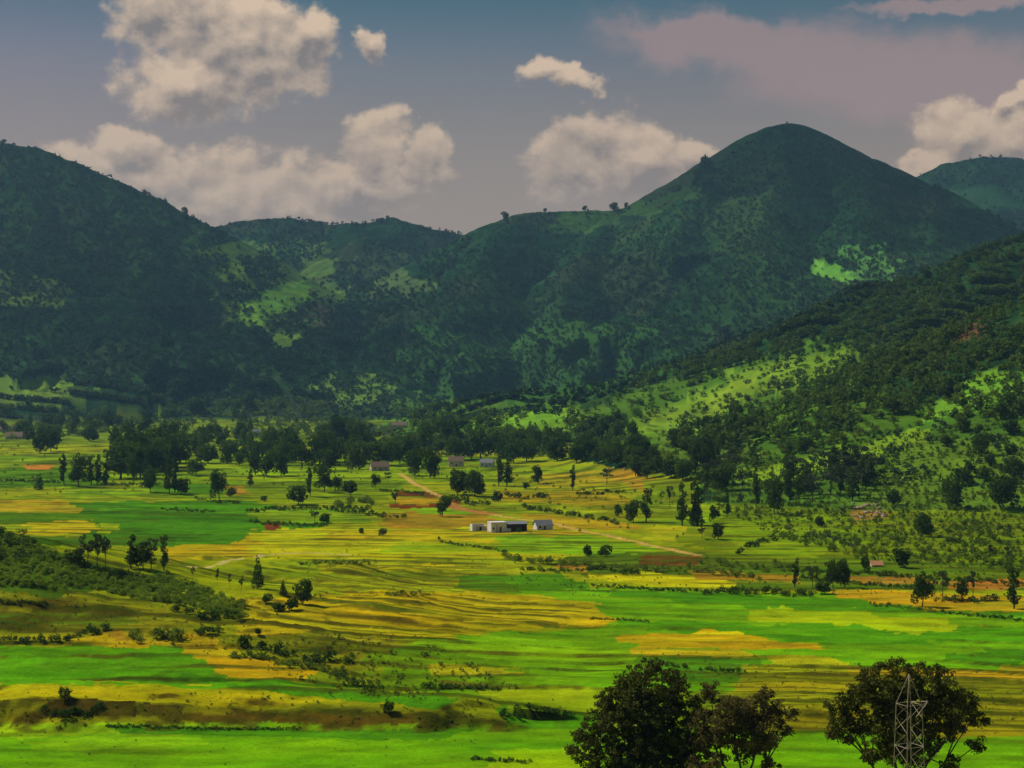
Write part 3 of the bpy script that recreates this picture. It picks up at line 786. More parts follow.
# ---- trees and bushes one can single out: kind, foot px, foot py, height px, widening, label
SOLO = [
 ('cone',39,491,19,1.0,'small pointed dark tree alone in the far left fields'),
 ('slender',64,486,31,1.1,'narrow dark tree left of the dense oval tree in the left fields'),
 ('broad',79,487,35,.75,'dense dark oval tree between narrow trees in the left fields'),
 ('slender',91,486,30,1.1,'slim tree, left one of a close pair beside the dense oval tree'),
 ('slender',97,486,31,1.1,'slim tree, right one of a close pair beside the dense oval tree'),
 ('slender',106,485,22,1.4,'thin pale-stemmed tree between the slim pair and the tall grove'),
 ('broad',134,484,30,.6,'upright dark tree standing at the front of the tall left grove'),
 ('broad',150,493,28,.75,'dark tree with a bushy foot below the tall left grove'),
 ('slender',169,494,40,.9,'tall slender tree with its foot beside a low round tree'),
 ('slender',175,493,36,.9,'second tall slender tree rising over a low round tree'),
 ('round',181,495,19,1.0,'low round dark tree at the foot of two tall slender trees'),
 ('broad',219,501,32,.75,'tall dark tree with a small round bush at its right foot'),
 ('round',231,497,11,1.1,'small round bush at the right foot of a tall dark tree'),
 ('broad',196,476,18,1.4,'wide low tree standing on the green field right of the grove'),
 ('cone',183,460,40,.8,'tall dark pyramid tree above the grove near the wood'),
 ('cone',203,458,34,.9,'dark pointed tree beside a pale yellow far field'),
 ('broad',256,476,26,.9,'dark rounded tree at the left end of the middle treeline'),
 ('slender',250,488,20,1.1,'thin young tree over the brown strip left of the lone round tree'),
 ('broad',267,477,22,1.0,'bushy tree between two taller ones on the middle treeline'),
 ('broad',281,476,28,.8,'taller dark tree on the middle treeline above the lone round tree'),
 ('round',298,505,23,1.0,'lone round dark tree standing in green fields left of centre'),
 ('slender',310,497,30,1.0,'slender tree right of the lone round tree'),
 ('broad',324,493,31,.75,'tall bushy dark tree at the left end of a short treed bank'),
 ('broad',335,491,15,1.2,'small tree between a tall bushy tree and a wide dark one'),
 ('round',350,495,17,1.15,'wide dark tree at the right end of a short treed bank'),
 ('round',264,502,7,1.1,'tiny dark round bush in the strip left of the lone round tree'),
 ('broad',376,489,16,.8,'small lone tree in the green field left of the dirt road'),
 ('sparse',388,484,13,.9,'thin small tree between the lone tree and the head of the dirt road'),
 ('sparse',315,524,17,.9,'loose tree rising from the hedge left of the red soil'),
 ('round',325,524,12,1.1,'round bush beside the loose tree on the hedge'),
 ('sparse',395,508,17,.9,'pale bushy tree beside the red earth banks'),
 ('broad',442,517,22,1.0,'grey-green tree with visible trunk beside the dirt road bend'),
 ('round',458,496,30,.85,'dark dense tree left of the large greyish one by the road'),
 ('round',474,497,31,.95,'large greyish-green round tree above the dirt road'),
 ('broad',430,478,32,.9,'large dark tree right of the head of the dirt road'),
 ('broad',414,476,33,.9,'large dark tree just above the head of the dirt road'),
 ('slender',499,487,34,1.1,'tall dark column tree, left of the pair above the houses'),
 ('slender',507,487,30,1.5,'tall dark column tree, right of the pair above the houses'),
 ('round',498,502,13,1.0,'dark bush below the pair of column trees'),
 ('broad',538,484,20,.8,'dark loose-topped tree alone in the field right of the column pair'),
 ('round',526,489,8,1.0,'small dark bush near the loose-topped tree'),
 ('slender',573,491,26,1.0,'narrow tree standing alone in the golden field above the road'),
 ('sparse',607,485,18,1.2,'round pale leafy tree in the field under the wooded spur'),
 ('broad',619,518,14,.75,'small dark tree left of the bushy clump on the diagonal hedge'),
 ('broad',633,523,24,.9,'dark bushy tree at the centre of the clump on the diagonal hedge'),
 ('slender',646,523,34,1.3,'taller pointed tree at the right of the clump on the diagonal hedge'),
 ('sparse',670,509,26,.6,'loose upright tree between the hedge clump and the tall poplars'),
 ('slender',682,526,44,1.0,'tall thin tree left of the dark spire tree'),
 ('slender',697,526,54,1.0,'tallest thin tree right behind the dark spire tree'),
 ('cone',697,526,26,1.2,'dark spire-shaped tree at the foot of the tallest thin tree'),
 ('sparse',705,503,27,.7,'loose upright tree right of the tallest thin tree'),
 ('broad',714,523,19,.75,'small bushy tree below the two thin trees'),
 ('round',718,540,19,.8,'dark round bush low on the slope near the road end'),
 ('sparse',702,540,15,.9,'faint leafy bush left of the dark round bush'),
 ('slender',727,518,30,.8,'thin bare-stemmed tree on the grassy slope'),
 ('sparse',742,509,16,.9,'small loose tree right of the thin bare-stemmed tree'),
 ('slender',756,508,34,1.1,'upright tree left of the big dark tree under the wood'),
 ('broad',775,515,42,.65,'big dark upright tree at the edge of the open grove'),
 ('round',819,527,13,1.0,'small round tree alone on the bright green slope'),
 ('sparse',843,520,13,.8,'thin small tree beside the bare rocky patch'),
 ('round',894,506,19,.9,'dark round tree above the bare rocky patch'),
 ('round',952,508,37,.75,'tall dense black-green tree on the right hillside'),
 ('round',1001,511,40,.95,'largest dark spreading tree near the right hillside edge'),
 ('round',922,537,29,.9,'light green bushy tree below the dense dark one'),
 ('broad',901,568,21,1.0,'dark leaning tree right of the orange-roofed hut'),
 ('broad',866,572,20,.7,'small upright dark tree left of the orange-roofed hut'),
 ('slender',795,588,30,1.1,'slim dark tree left of the cluster by the orange strip'),
 ('sparse',813,590,26,.9,'loose tree with gaps in the cluster by the orange strip'),
 ('broad',833,588,30,.7,'upright tree in the cluster by the orange strip'),
 ('broad',845,588,31,.65,'right upright tree of the cluster by the orange strip'),
 ('round',822,594,14,1.3,'low bush at the foot of the cluster by the orange strip'),
 ('broad',922,607,34,.9,'dark flat-bottomed tree on trunks beside the orange field'),
 ('sparse',943,601,34,.7,'tall loose tree right behind the flat-bottomed tree'),
 ('broad',962,601,22,.9,'small leafy tree right of the tall loose tree'),
 ('sparse',973,600,30,.6,'thin upright tree above the orange field'),
 ('slender',1014,609,42,1.3,'tall dark tree at the right end of the orange field'),
 ('sparse',990,560,16,.8,'small thin tree on the slope above the orange field'),
 ('sparse',1007,562,17,.8,'second small thin tree on the slope near the right edge'),
 ('round',587,557,14,.85,'small dark upright bush tree, left of two in the bright field'),
 ('round',606,557,14,1.25,'round dark bush tree, right of two in the bright field'),
 ('round',519,533,6,1.0,'tiny bush in the golden field under the houses'),
 ('round',361,534,7,1.0,'tiny dark bush at the end of the hedge in the tan field'),
 ('round',383,536,9,1.2,'small dark bush on the left edge of the yellow field'),
 ('sparse',88,570,36,.7,'loose tall tree at the left of the knoll grove'),
 ('sparse',97,571,38,.7,'tall airy tree in the middle of the knoll grove'),
 ('sparse',105,570,36,.6,'thin tall tree at the right of the knoll grove'),
 ('broad',75,566,18,1.5,'low dark leaning tree beside the airy knoll grove'),
 ('slender',131,569,35,1.3,'dark upright tree left of the dense knoll clump'),
 ('broad',143,570,30,.9,'dense dark tree in the middle of the knoll clump'),
 ('sparse',151,570,32,.8,'loose tree at the right of the dense knoll clump'),
 ('slender',164,571,36,1.0,'narrow dark tree standing right of the knoll clump'),
 ('cone',258,589,34,.75,'dark pyramid tree in the golden fields left of centre'),
 ('cone',283,597,17,.9,'little pointed tree between the pyramid tree and the dense one'),
 ('round',303,605,30,.72,'dense upright dark tree right of the little pointed tree'),
 ('round',268,603,11,1.3,'small bush at the foot of the pyramid tree'),
 ('bush',280,612,12,1.3,'pale bush under the little pointed tree'),
 ('bush',292,610,14,1.3,'pale bush left of the foot of the dense upright tree'),
 ('round',389,713,13,1.1,'small dark tree on the earth bank near the lowest field'),
 ('round',65,700,15,1.0,'small bush standing on the dark earth bank at left'),
 ('round',258,637,8,1.0,'tiny round bush above the gully'),
 ('sparse',193,583,18,.35,'first thin sapling on the right tip of the knoll'),
 ('sparse',217,588,22,.35,'thin taller sapling on the right tip of the knoll'),
 ('sparse',230,590,18,.35,'thin sapling right of the taller sapling'),
 ('sparse',241,592,18,.5,'last sapling before the pyramid tree'),
 # skyline
 ('broad',505,222,11,.9,'bushy tree on the skyline left of the long ridge'),
 ('round',614,211,10,1.1,'round tree alone on the skyline of the long ridge'),
 ('broad',584,212,7,1.0,'tiny tree on the skyline left of the lone round one'),
 ('broad',626,209,7,.8,'tiny tree on the skyline right of the lone round one'),
 ('broad',706,174,19,.9,'leafy tree on the shoulder of the main peak'),
 ('broad',699,182,14,1.0,'smaller tree under the leafy one on the peak shoulder'),
 ('broad',694,188,9,1.0,'lowest tree of three on the peak shoulder'),
 ('broad',679,192,6,1.0,'tiny tree on the ridge below the peak shoulder'),
 ('broad',185,219,13,.7,'tree on the lower skyline of the left mountain'),
 ('round',430,230,4,1.0,'tiny bush on the saddle skyline'),
 ('broad',3,148,9,.8,'small tree on the top of the left mountain'),
 ('broad',165,207,9,.8,'small tree halfway down the left mountain skyline'),
 ('broad',545,213,5,1.0,'tiny bush on the left part of the long ridge skyline'),
]
for kd, px, py, hp, wd, lb in SOLO:
    tree(kd, px, py, hp, lb, wide=wd)

def in_zone(poly, n, mind, minr=0):
    xs = [p[0] for p in poly]; ys = [p[1] for p in poly]; pts = []; tries = 0
    while len(pts) < n and tries < n*40:
        tries += 1
        x = rnd.uniform(min(xs), max(xs)); y = rnd.uniform(min(ys), max(ys))
        if not bool(inpoly(np.array([x]), np.array([y]), poly)[0]): continue
        if any((x-a)**2+((y-b)*1.8)**2 < mind*mind for a, b in pts[-400:]): continue
        pts.append((x, y))
    return pts

CLEAR = [[(130,426),(250,424),(250,431),(130,434)],[(0,455),(105,452),(160,462),(100,470),(0,468)],[(285,440),(330,438),(330,446),(290,447)],[(0,420),(20,420),(20,428),(0,428)],
         [(372,420),(412,422),(410,438),(375,436)],[(210,450),(250,448),(250,456),(210,457)]]
LIT = [[(630,418),(680,398),(850,346),(862,364),(800,386),(740,404),(700,442),(640,440)], [(735,472),(820,452),(880,432),(935,400),(1040,352),(1040,400),(960,430),(930,446),(790,482),(740,488)],
       [(500,428),(560,406),(640,392),(650,404),(600,424),(540,440)]]
CLEAR += LIT + [[(285,452),(372,455),(372,463),(285,460)], [(600,446),(668,440),(672,456),(606,458)], [(540,446),(590,440),(590,452),(540,456)], [(420,440),(470,432),(470,440),(424,448)]]
HOUSE_CLEAR = [(448,467,30,11),(487,469,26,10),(378,473,24,9),(398,429,24,9),(8,440,26,9),(257,437,12,6)]
def blocked(x, y):
    for p in CLEAR:
        if bool(inpoly(np.array([x]), np.array([y]), p)[0]): return True
    for hx, hy, rx, ry in HOUSE_CLEAR:
        if abs(x-hx) < rx*.6+3 and hy-3 < y < hy+ry+4: return True
    return False

# ---- groups of look-alikes
GROUPS = [
 # poly, count, spacing, (hmin,hmax px), kinds, label, group, widening
 ([(106,462),(176,462),(178,478),(120,480)], 26, 7, (28,44), ['slender','broad','slender'], 'tall tree packed into the dark grove in the left fields', 'trees of the dark grove in the left fields', 1.15),
 ([(0,448),(50,450),(62,464),(0,466)], 16, 8, (18,28), ['broad','round'], 'dark tree in the clump by the brown roofs at far left', 'trees of the clump at the far left', 1.0),
 ([(185,440),(262,440),(300,462),(250,472),(190,462)], 24, 10, (14,24), ['broad','round','cone'], 'dark tree scattered over the green far-left plain', 'trees scattered over the far plain', 1.0),
 ([(262,440),(330,436),(380,450),(500,452),(520,466),(440,474),(350,474),(280,470)], 42, 9, (22,36), ['broad','round','broad'], 'large dark tree in the wooded belt behind the road', 'trees of the wooded belt behind the road', 1.0),
 ([(500,448),(600,445),(670,468),(690,482),(640,480),(600,466),(500,464)], 30, 9, (18,32), ['broad','round'], 'dark tree along the foot of the wooded spur', 'trees along the foot of the wooded spur', 1.0),
 ([(675,462),(760,470),(770,492),(690,494)], 16, 8, (22,36), ['broad','slender','sparse'], 'tree at the lower edge of the spur wood', 'trees at the lower edge of the spur wood', 1.0),
 ([(770,478),(870,470),(876,492),(850,504),(780,506)], 34, 7, (24,34), ['slender','slender','sparse'], 'grey slim-trunked tree in the open grove under the spur', 'slim trees of the open grove', 1.3),
 ([(0,415),(110,420),(250,412),(260,438),(110,446),(0,440)], 42, 10, (12,22), ['broad','round','cone'], 'small far tree at the foot of the left mountain', 'trees at the foot of the left mountain', 1.0),

 ([(600,432),(700,425),(760,440),(700,462),(620,450)], 26, 12, (14,26), ['broad','round'], 'dark tree on the lower face of the wooded spur', 'trees on the lower face of the spur', 1.0),
 ([(760,470),(900,412),(930,425),(880,446),(800,472)], 8, 12, (18,30), ['broad','round'], 'dark tree along the bottom of the spur forest', 'trees along the bottom of the spur forest', 1.0),
 ([(900,430),(1024,400),(1024,490),(930,485)], 17, 16, (12,26), ['round','broad'], 'dark rounded tree scattered on the upper right hillside', 'trees scattered on the right hillside', 1.0),
]
n_b = 0
for poly, n, sp, (h0, h1), kinds, lb, gp, wd in GROUPS:
    pts = in_zone(poly, n, sp); pts.sort(key=lambda p: p[1])
    for i, (x, y) in enumerate(pts):
        if blocked(x, y): continue
        tree(kinds[i % len(kinds)], x, y, rnd.uniform(h0, h1), lb, gp, wide=wd*rnd.uniform(.85, 1.15)); n_b += 1
print('grouped trees', n_b)
def crest_row(pts, n, h0, h1, lb, gp, off=2.0):
    for i in range(n):
        t = rnd.random()*(len(pts)-1); k = int(t); f = t-k
        x = pts[k][0]+(pts[k+1][0]-pts[k][0])*f; y = pts[k][1]+(pts[k+1][1]-pts[k][1])*f
        tree(['broad','cone','round','sparse'][i % 4], x, y+off+rnd.uniform(0, 2), rnd.uniform(h0, h1), lb, gp, wide=rnd.uniform(.7, 1.1))
crest_row([(0,145),(35,149),(70,162),(110,180)], 16, 4, 7, 'tiny tree on the upper skyline of the left mountain', 'trees on the upper left skyline')
crest_row([(112,182),(150,198),(182,214),(212,230)], 26, 4, 9, 'tiny tree on the descending skyline of the left mountain', 'trees on the descending left skyline')
crest_row([(335,224),(365,224),(392,219),(430,230),(470,238)], 26, 4, 8, 'tiny tree on the skyline of the saddle ridge', 'trees on the saddle skyline')
crest_row([(740,147),(786,125),(830,146),(850,159),(872,164),(900,174),(922,186)], 34, 3, 5.5, 'tiny bush on the skyline of the main peak', 'bushes on the skyline of the main peak', 1.5)
crest_row([(500,221),(560,212),(605,212),(650,203),(700,178)], 14, 2.5, 4.5, 'tiny bush on the long ridge leading to the peak', 'bushes on the long ridge', 1.0)
crest_row([(1010,244),(960,264),(900,288),(850,308),(800,328),(750,349),(700,367)], 40, 6, 11, 'tree on the upper edge of the wooded spur', 'trees on the upper edge of the spur')

# ---- merged covers: woods and scrub nobody could count
def cover(name, label, spots, kinds, mat, ndet=46, size=.24):
    """spots: list of (x,y,z,h,w)"""
    tp = []
    for kd in kinds:
        for vv in range(4):
            rg = np.random.default_rng(500+vv+len(kd)*10)
            tp.append(quads(rg, lobes_for(kd, rg), ndet, size))
    S = np.array(spots, float); n = len(S)
    if n == 0: return
    which = rng.integers(0, len(tp), n); Vs = []; 
    for t, (v, q) in enumerate(tp):
        m = which == t; s = S[m]; k = len(s)
        if not k: continue
        a = rng.random(k)*2*PI; ca, sa = np.cos(a)[:, None], np.sin(a)[:, None]
        vx = v[None, :, 0]*ca - v[None, :, 1]*sa; vy = v[None, :, 0]*sa + v[None, :, 1]*ca
        w = (s[:, 3]*s[:, 4])[:, None]
        Vs.append(np.stack([s[:, 0:1]+vx*w, s[:, 1:2]+vy*w, s[:, 2:3]+v[None, :, 2]*s[:, 3:4]-.03*s[:, 3:4]], -1).reshape(-1, 3))
    V = np.concatenate(Vs); f = np.arange(len(V)).reshape(-1, 4)
    o = link(name, mesh_np(name, V, f4=f, mat=mat)); tag(o, label, 'vegetation', kind='stuff'); return o

def density_pick(poly, n, hfun, avoid=None, thr=None, ns=60):
    """random feet inside a picture-space outline, clumped by noise"""
    xs = [p[0] for p in poly]; ys = [p[1] for p in poly]; out = []
    k = n*4; X_ = rng.uniform(min(xs), max(xs), k); Y_ = rng.uniform(min(ys), max(ys), k)
    m = inpoly(X_, Y_, poly)
    if avoid:
        jx = (fbm(X_/9, Y_/6, 2, 71)-.5)*16; jy = (fbm(X_/9, Y_/6, 2, 72)-.5)*10; keep = rng.random(k) < .10
        for a in avoid: m &= ~inpoly(X_+jx, Y_+jy, a) | keep
    X_, Y_ = X_[m], Y_[m]
    if thr is not None:
        nn = fbm(X_/ns, Y_/(ns*.6), 3, 333); m = nn + rng.random(len(nn))*.25 > thr; X_, Y_ = X_[m], Y_[m]
    for x, y in list(zip(X_, Y_))[:n]:
        gx, gy, gz, tg = ground(x, y); 
        h = hfun(); out.append((gx, gy, gz, h, rnd.uniform(.8, 1.3)))
    return out

MP = MPATCH[1:]
fields_px = [p[0] for p in MP[1:8]]
left_slope = [(-150,120),(0,143),(70,160),(150,196),(213,229),(244,305),(275,385),(285,408),(-150,412)]
central = [(205,228),(290,217),(390,218),(475,237),(440,280),(395,315),(340,352),(285,385),(258,345)]
peak = [(480,243),(520,214),(605,211),(650,202),(706,172),(740,146),(786,123),(830,145),(872,162),(925,186),(1040,240),(960,262),(860,302),(760,345),(655,385),(560,415),(420,425),(300,412),(285,385),(340,352),(395,315),(440,280)]
farhill = [(920,176),(985,156),(1150,160),(1150,225),(1030,238),(960,215)]
spur = [(570,412),(655,383),(750,346),(850,305),(960,262),(1150,195),(1150,440),(1024,420),(940,425),(880,440),(820,455),(740,475),(690,475),(640,455),(560,440)]
spurlit = [MP[i][0] for i in (22, 23, 24)] + LIT
cover('mountain_forest', 'dark scrub forest covering the left mountain', density_pick(left_slope, 8500, lambda: rnd.uniform(4, 9.5), avoid=[MP[9][0]]), ['broad','bush'], M['leaf_slope'], 30, .34)
cover('mountain_forest', 'dark scrub forest between clearings on the central ridge', density_pick(central, 2600, lambda: rnd.uniform(4, 10), avoid=fields_px, thr=.52), ['broad','bush'], M['leaf_slope'], 30, .34)
cover('mountain_forest', 'dark scrub forest covering the main peak and its flanks', density_pick(peak, 11500, lambda: rnd.uniform(3, 8), avoid=[MP[18][0], MP[17][0]], thr=.34), ['broad','bush'], M['leaf_slope'], 26, .34)
cover('mountain_forest', 'far dark forest on the bluish hill beyond the peak', density_pick(farhill, 900, lambda: rnd.uniform(6, 12), avoid=[MP[20][0]]), ['broad','bush'], M['leaf_slope'], 24, .36)
# the wooded spur: big trees as a closed wood
w1 = density_pick(spur, 620, lambda: rnd.uniform(6, 14), avoid=spurlit, thr=.57, ns=55)
w1 += density_pick([(640,380),(750,346),(850,305),(960,262),(1150,195),(1150,300),(1024,312),(940,352),(880,398),(800,420),(760,380),(700,385)], 1150, lambda: rnd.uniform(6, 12), avoid=spurlit, thr=.44, ns=50)
cover('spur_forest', 'dense dark forest on the long spur at the right', w1, ['broad','round'], M['leaf_wood'], 80, .18)
cover('slope_scrub', 'low mixed scrub on the sunlit clearings of the spur', density_pick(spur, 2600, lambda: rnd.uniform(2.0, 6), thr=.36, ns=30), ['bush','broad'], M['leaf_scrub'], 50, .24)
hill = [(700,478),(820,455),(900,436),(1024,415),(1150,415),(1150,580),(1024,572),(860,560),(780,540),(740,520),(700,500)]
cover('slope_scrub', 'bushy green scrub over the lower right hillside', density_pick(hill, 3000, lambda: rnd.uniform(1.0, 3.0), thr=.44, ns=34), ['bush'], M['leaf_scrub'], 60, .22)
cover('slope_scrub', 'low grassy tussocks over the lower right hillside', density_pick(hill, 4200, lambda: rnd.uniform(.5, 1.5), thr=.30, ns=30), ['bush'], M['leaf_knoll'], 30, .32)
cover('slope_scrub', 'darker bushes higher on the lower right hillside', density_pick([(760,478),(870,440),(1024,405),(1150,400),(1150,500),(1000,490),(900,486),(800,492)], 260, lambda: rnd.uniform(2.0, 5.0), thr=.5, ns=34), ['bush','broad'], M['leaf_slope'], 70, .20)
foot = [(-100,398),(110,405),(285,400),(420,410),(570,418),(640,444),(680,468),(600,462),(440,455),(300,446),(180,432),(-100,448)]
cover('foothill_wood', 'hazy woods and bushes at the foot of the mountains', density_pick(foot, 1050, lambda: rnd.uniform(4, 12), avoid=CLEAR, thr=.52, ns=40), ['broad','round','bush'], M['leaf_wood'], 60, .20)
cover('foothill_scrub', 'paler bushes among the woods at the foot of the mountains', density_pick(foot, 1300, lambda: rnd.uniform(3, 8), avoid=CLEAR, thr=.42, ns=30), ['bush','broad'], M['leaf_scrub'], 50, .24)
far_bits = [(-60,440),(300,446),(520,470),(700,490),(700,545),(560,530),(505,512),(430,480),(0,500),(-60,490)]
cover('field_scrub', 'small bushes scattered along the bunds of the far fields', density_pick(far_bits, 420, lambda: rnd.uniform(.8, 2.6), thr=.50, ns=22), ['bush'], M['leaf_scrub'], 40, .24)
knoll = [(-120,525),(0,531),(60,556),(120,573),(165,578),(215,592),(245,612),(236,622),(190,606),(140,600),(90,590),(0,588),(-120,588)]
cover('knoll_scrub', 'thick green shrubs over the knoll at the left', density_pick(knoll, 2100, lambda: rnd.uniform(.8, 1.9), thr=.30, ns=30), ['bush'], M['leaf_knoll'], 110, .15)
cover('knoll_scrub', 'dark shrubs on top of the knoll at the left edge', density_pick([(-120,522),(0,528),(25,536),(52,552),(40,566),(-120,560)], 90, lambda: rnd.uniform(1.6, 3.4)), ['bush','round'], M['leaf_wood'], 130, .14)
cover('knoll_scrub', 'taller shrubs strewn down the right end of the knoll', density_pick([(100,578),(165,576),(245,604),(244,624),(200,612),(150,600)], 130, lambda: rnd.uniform(1.2, 2.4)), ['bush'], M['leaf_scrub'], 130, .14)

# ---- hedges and bush rows: one thing each
def hedge(name, label, pts, hpx, step=.55, mat='leaf', jit=1.2, cat='hedge', dens=1.0, gap=.0):
    spots = []
    for (a, b), (c, d) in zip(pts[:-1], pts[1:]):
        L = math.hypot(c-a, (d-b)*2); n = max(2, int(L/(hpx*step)*dens))
        for i in range(n):
            t = (i+rnd.random())/n; 
            if gap and vnoise(np.array([(a+(c-a)*t)/14.0]), np.array([b/5.0]), 71)[0] < gap: continue
            x, y, z, _ = ground(a+(c-a)*t, b+(d-b)*t+rnd.uniform(-1, 1)*jit)
            spots.append((x, y, z, hpx*y/F*rnd.uniform(.55, 1.15), rnd.uniform(.9, 1.5)))
    if not spots: return
    ox, oy, oz = spots[0][:3]
    tp = []
    for vv in range(4):
        rg = np.random.default_rng(900+vv); tp.append(quads(rg, lobes_for('bush', rg), 150 if hpx > 8 else 80, .15 if hpx > 8 else .2))
    Vs = []
    for (x, y, z, h, w) in spots:
        v = tp[rnd.randrange(4)][0]; a = rnd.uniform(0, 6.28); ca, sa = math.cos(a), math.sin(a)
        Vs.append(np.stack([(v[:, 0]*ca-v[:, 1]*sa)*h*w+x-ox, (v[:, 0]*sa+v[:, 1]*ca)*h*w+y-oy, v[:, 2]*h-.05*h+z-oz], 1))
    V = np.concatenate(Vs)
    o = link(name, mesh_np(name, V, f4=np.arange(len(V)).reshape(-1, 4), mat=M[mat]), loc=(ox, oy, oz))
    tag(o, label, cat)
HED_L = [
 ('dense dark hedge along the terrace at the left edge', [(-60,643),(0,642),(58,643),(80,636),(112,631)], 9, 'leaf', 1.5),
 ('low dark hedge on the knoll terrace at the left edge', [(-20,606),(15,605),(48,606)], 4, 'leaf', 1.0),
 ('broad green bush row right of the gap in the terrace hedge', [(128,640),(150,642),(178,640)], 17, 'leaf_scrub', 2.5),
 ('dark hedge running under the right end of the knoll', [(170,611),(190,614),(215,619),(240,617)], 10, 'leaf', 2.0),
 ('bushes clustered below the right end of the knoll', [(196,636),(210,634),(222,632)], 11, 'leaf', 2.0),
 ('dark bush line along the gully under the golden field', [(236,645),(262,650),(285,656),(305,662),(335,664)], 14, 'leaf', 2.0),
 ('paler bushes in the lower part of the gully', [(232,655),(262,662),(300,668),(340,672),(352,660)], 8, 'leaf_scrub', 3.0),
 ('rough bushes trailing down from the gully', [(330,676),(360,686),(384,690)], 7, 'leaf', 2.5),
 ('low dark hedge beside the bright green fields at centre left', [(420,688),(440,690),(470,690),(500,690)], 6, 'leaf', 1.2),
 ('hedge crossing the green fields left of the red soil', [(330,512),(360,514),(380,517),(408,519)], 6, 'leaf', 1.5),
 ('long hedge in front of the lone round tree', [(246,512),(290,510),(330,509),(370,510)], 5, 'leaf', 1.2),
 ('bushy growth behind the hedge near the red soil', [(335,507),(355,504),(375,505)], 9, 'leaf_scrub', 1.8),
 ('scrubby row near the red soil patch at centre left', [(250,524),(300,527),(330,525)], 5, 'leaf', 1.5),
 ('thin dark hedge curving round the yellow field', [(438,542),(460,546),(485,549),(508,554)], 4, 'leaf', .8),
 ('wide mixed hedge across the valley, left stretch', [(500,560),(530,564),(560,564),(590,567)], 10, 'leaf_scrub', 3.0),
 ('wide mixed hedge across the valley, right stretch', [(590,568),(640,570),(690,572),(760,578)], 8, 'leaf_scrub', 2.5),
 ('dark shrub line in front of the wide mixed hedge', [(520,570),(560,572),(600,571),(640,574)], 5, 'leaf', 1.2),
 ('diagonal hedge climbing to the clump of dark trees', [(520,508),(560,514),(590,519),(618,524)], 6, 'leaf', 1.2),
 ('low hedge row in the fields right of the column trees', [(505,497),(530,499),(548,498)], 6, 'leaf', 1.0),
 ('low dark hedge at the end of the golden field above the road', [(575,496),(600,495),(625,493)], 4, 'leaf', .8),
 ('dark hedge under the yellow strip field', [(590,586),(640,590),(690,592),(735,592)], 4, 'leaf', 1.0),
 ('thick dark hedge right of the yellow strip field', [(700,594),(740,594),(790,596),(812,598)], 9, 'leaf', 2.0),
 ('hedge between the brown strips above the orange field', [(800,579),(850,584),(900,588),(925,590)], 5, 'leaf', 1.0),
 ('upper hedge line at the foot of the right slope', [(800,572),(850,574),(930,579),(1024,585),(1080,590)], 5, 'leaf', 1.3),
 ('dark growth under the trees at the orange field', [(935,601),(975,602),(1000,601)], 7, 'leaf', 1.5),
 ('thin hedge along the lower edge of the orange field', [(940,613),(970,616),(1024,622),(1070,627)], 4, 'leaf', .8),
 ('pale hedge on the upper edge of the great green field', [(870,606),(900,608),(935,612)], 4, 'leaf_scrub', 1.0),
 ('dark clump hedge in the open field below the great tan one', [(498,716),(520,718),(548,719),(575,716)], 8, 'leaf', 1.5),
 ('short dark bush row, left of two in the terraced green', [(655,663),(670,667),(688,668)], 6, 'leaf', 1.0),
 ('short dark bush row, right of two in the terraced green', [(700,670),(725,672),(745,673)], 6, 'leaf', 1.0),
 ('broken low bushes on the dark line across the green field', [(590,620),(620,620),(650,623)], 3, 'leaf', .8),
 ('dark bushes in the hollow of the earth bank', [(42,712),(60,716),(90,716),(102,710)], 9, 'leaf', 2.5),
 ('grassy weeds along the foot of the earth bank', [(105,726),(160,729),(230,730),(300,730)], 3, 'leaf', .8),
 ('tall grass tufts near the bottom edge of the photo', [(470,760),(500,762),(530,763)], 5, 'leaf', 1.0),
 ('dark hedge right of the road end on the slope', [(735,556),(745,550),(760,545),(775,541)], 8, 'leaf', 1.5),
 ('bushes clustered round the end of the dirt road', [(700,566),(730,566),(760,570),(790,572)], 9, 'leaf_scrub', 3.0),
 ('bushes below the large greyish tree by the road', [(440,500),(470,504),(490,505)], 8, 'leaf', 2.0),
 ('low hedge in the plain left of the dirt road', [(380,492),(400,492),(425,496)], 3.5, 'leaf', .8),
 ('dark low hedge on the far left plain', [(0,482),(30,482),(60,483)], 3, 'leaf', .8),
 ('shaded hedge under the tall left grove', [(100,485),(130,487),(160,486)], 4, 'leaf', 1.0),
 ('bushy hedge right of the low round tree in the left fields', [(196,500),(205,501),(240,505)], 4, 'leaf', 1.0),
 ('hedge in the green rice fields of the left plain', [(160,510),(190,512),(215,513)], 3.5, 'leaf', 1.0),
 ('broken scrub row in the golden fields left of centre', [(300,566),(330,564),(370,565)], 4, 'leaf_scrub', 1.5),
 ('scrub row along the top edge of the great golden field', [(385,596),(410,596),(430,595)], 5, 'leaf_scrub', 1.2),
]
for lb, pts, hp, mt, jt in HED_L:
    hedge('hedge', lb, pts, hp, mat=mt, jit=jt)

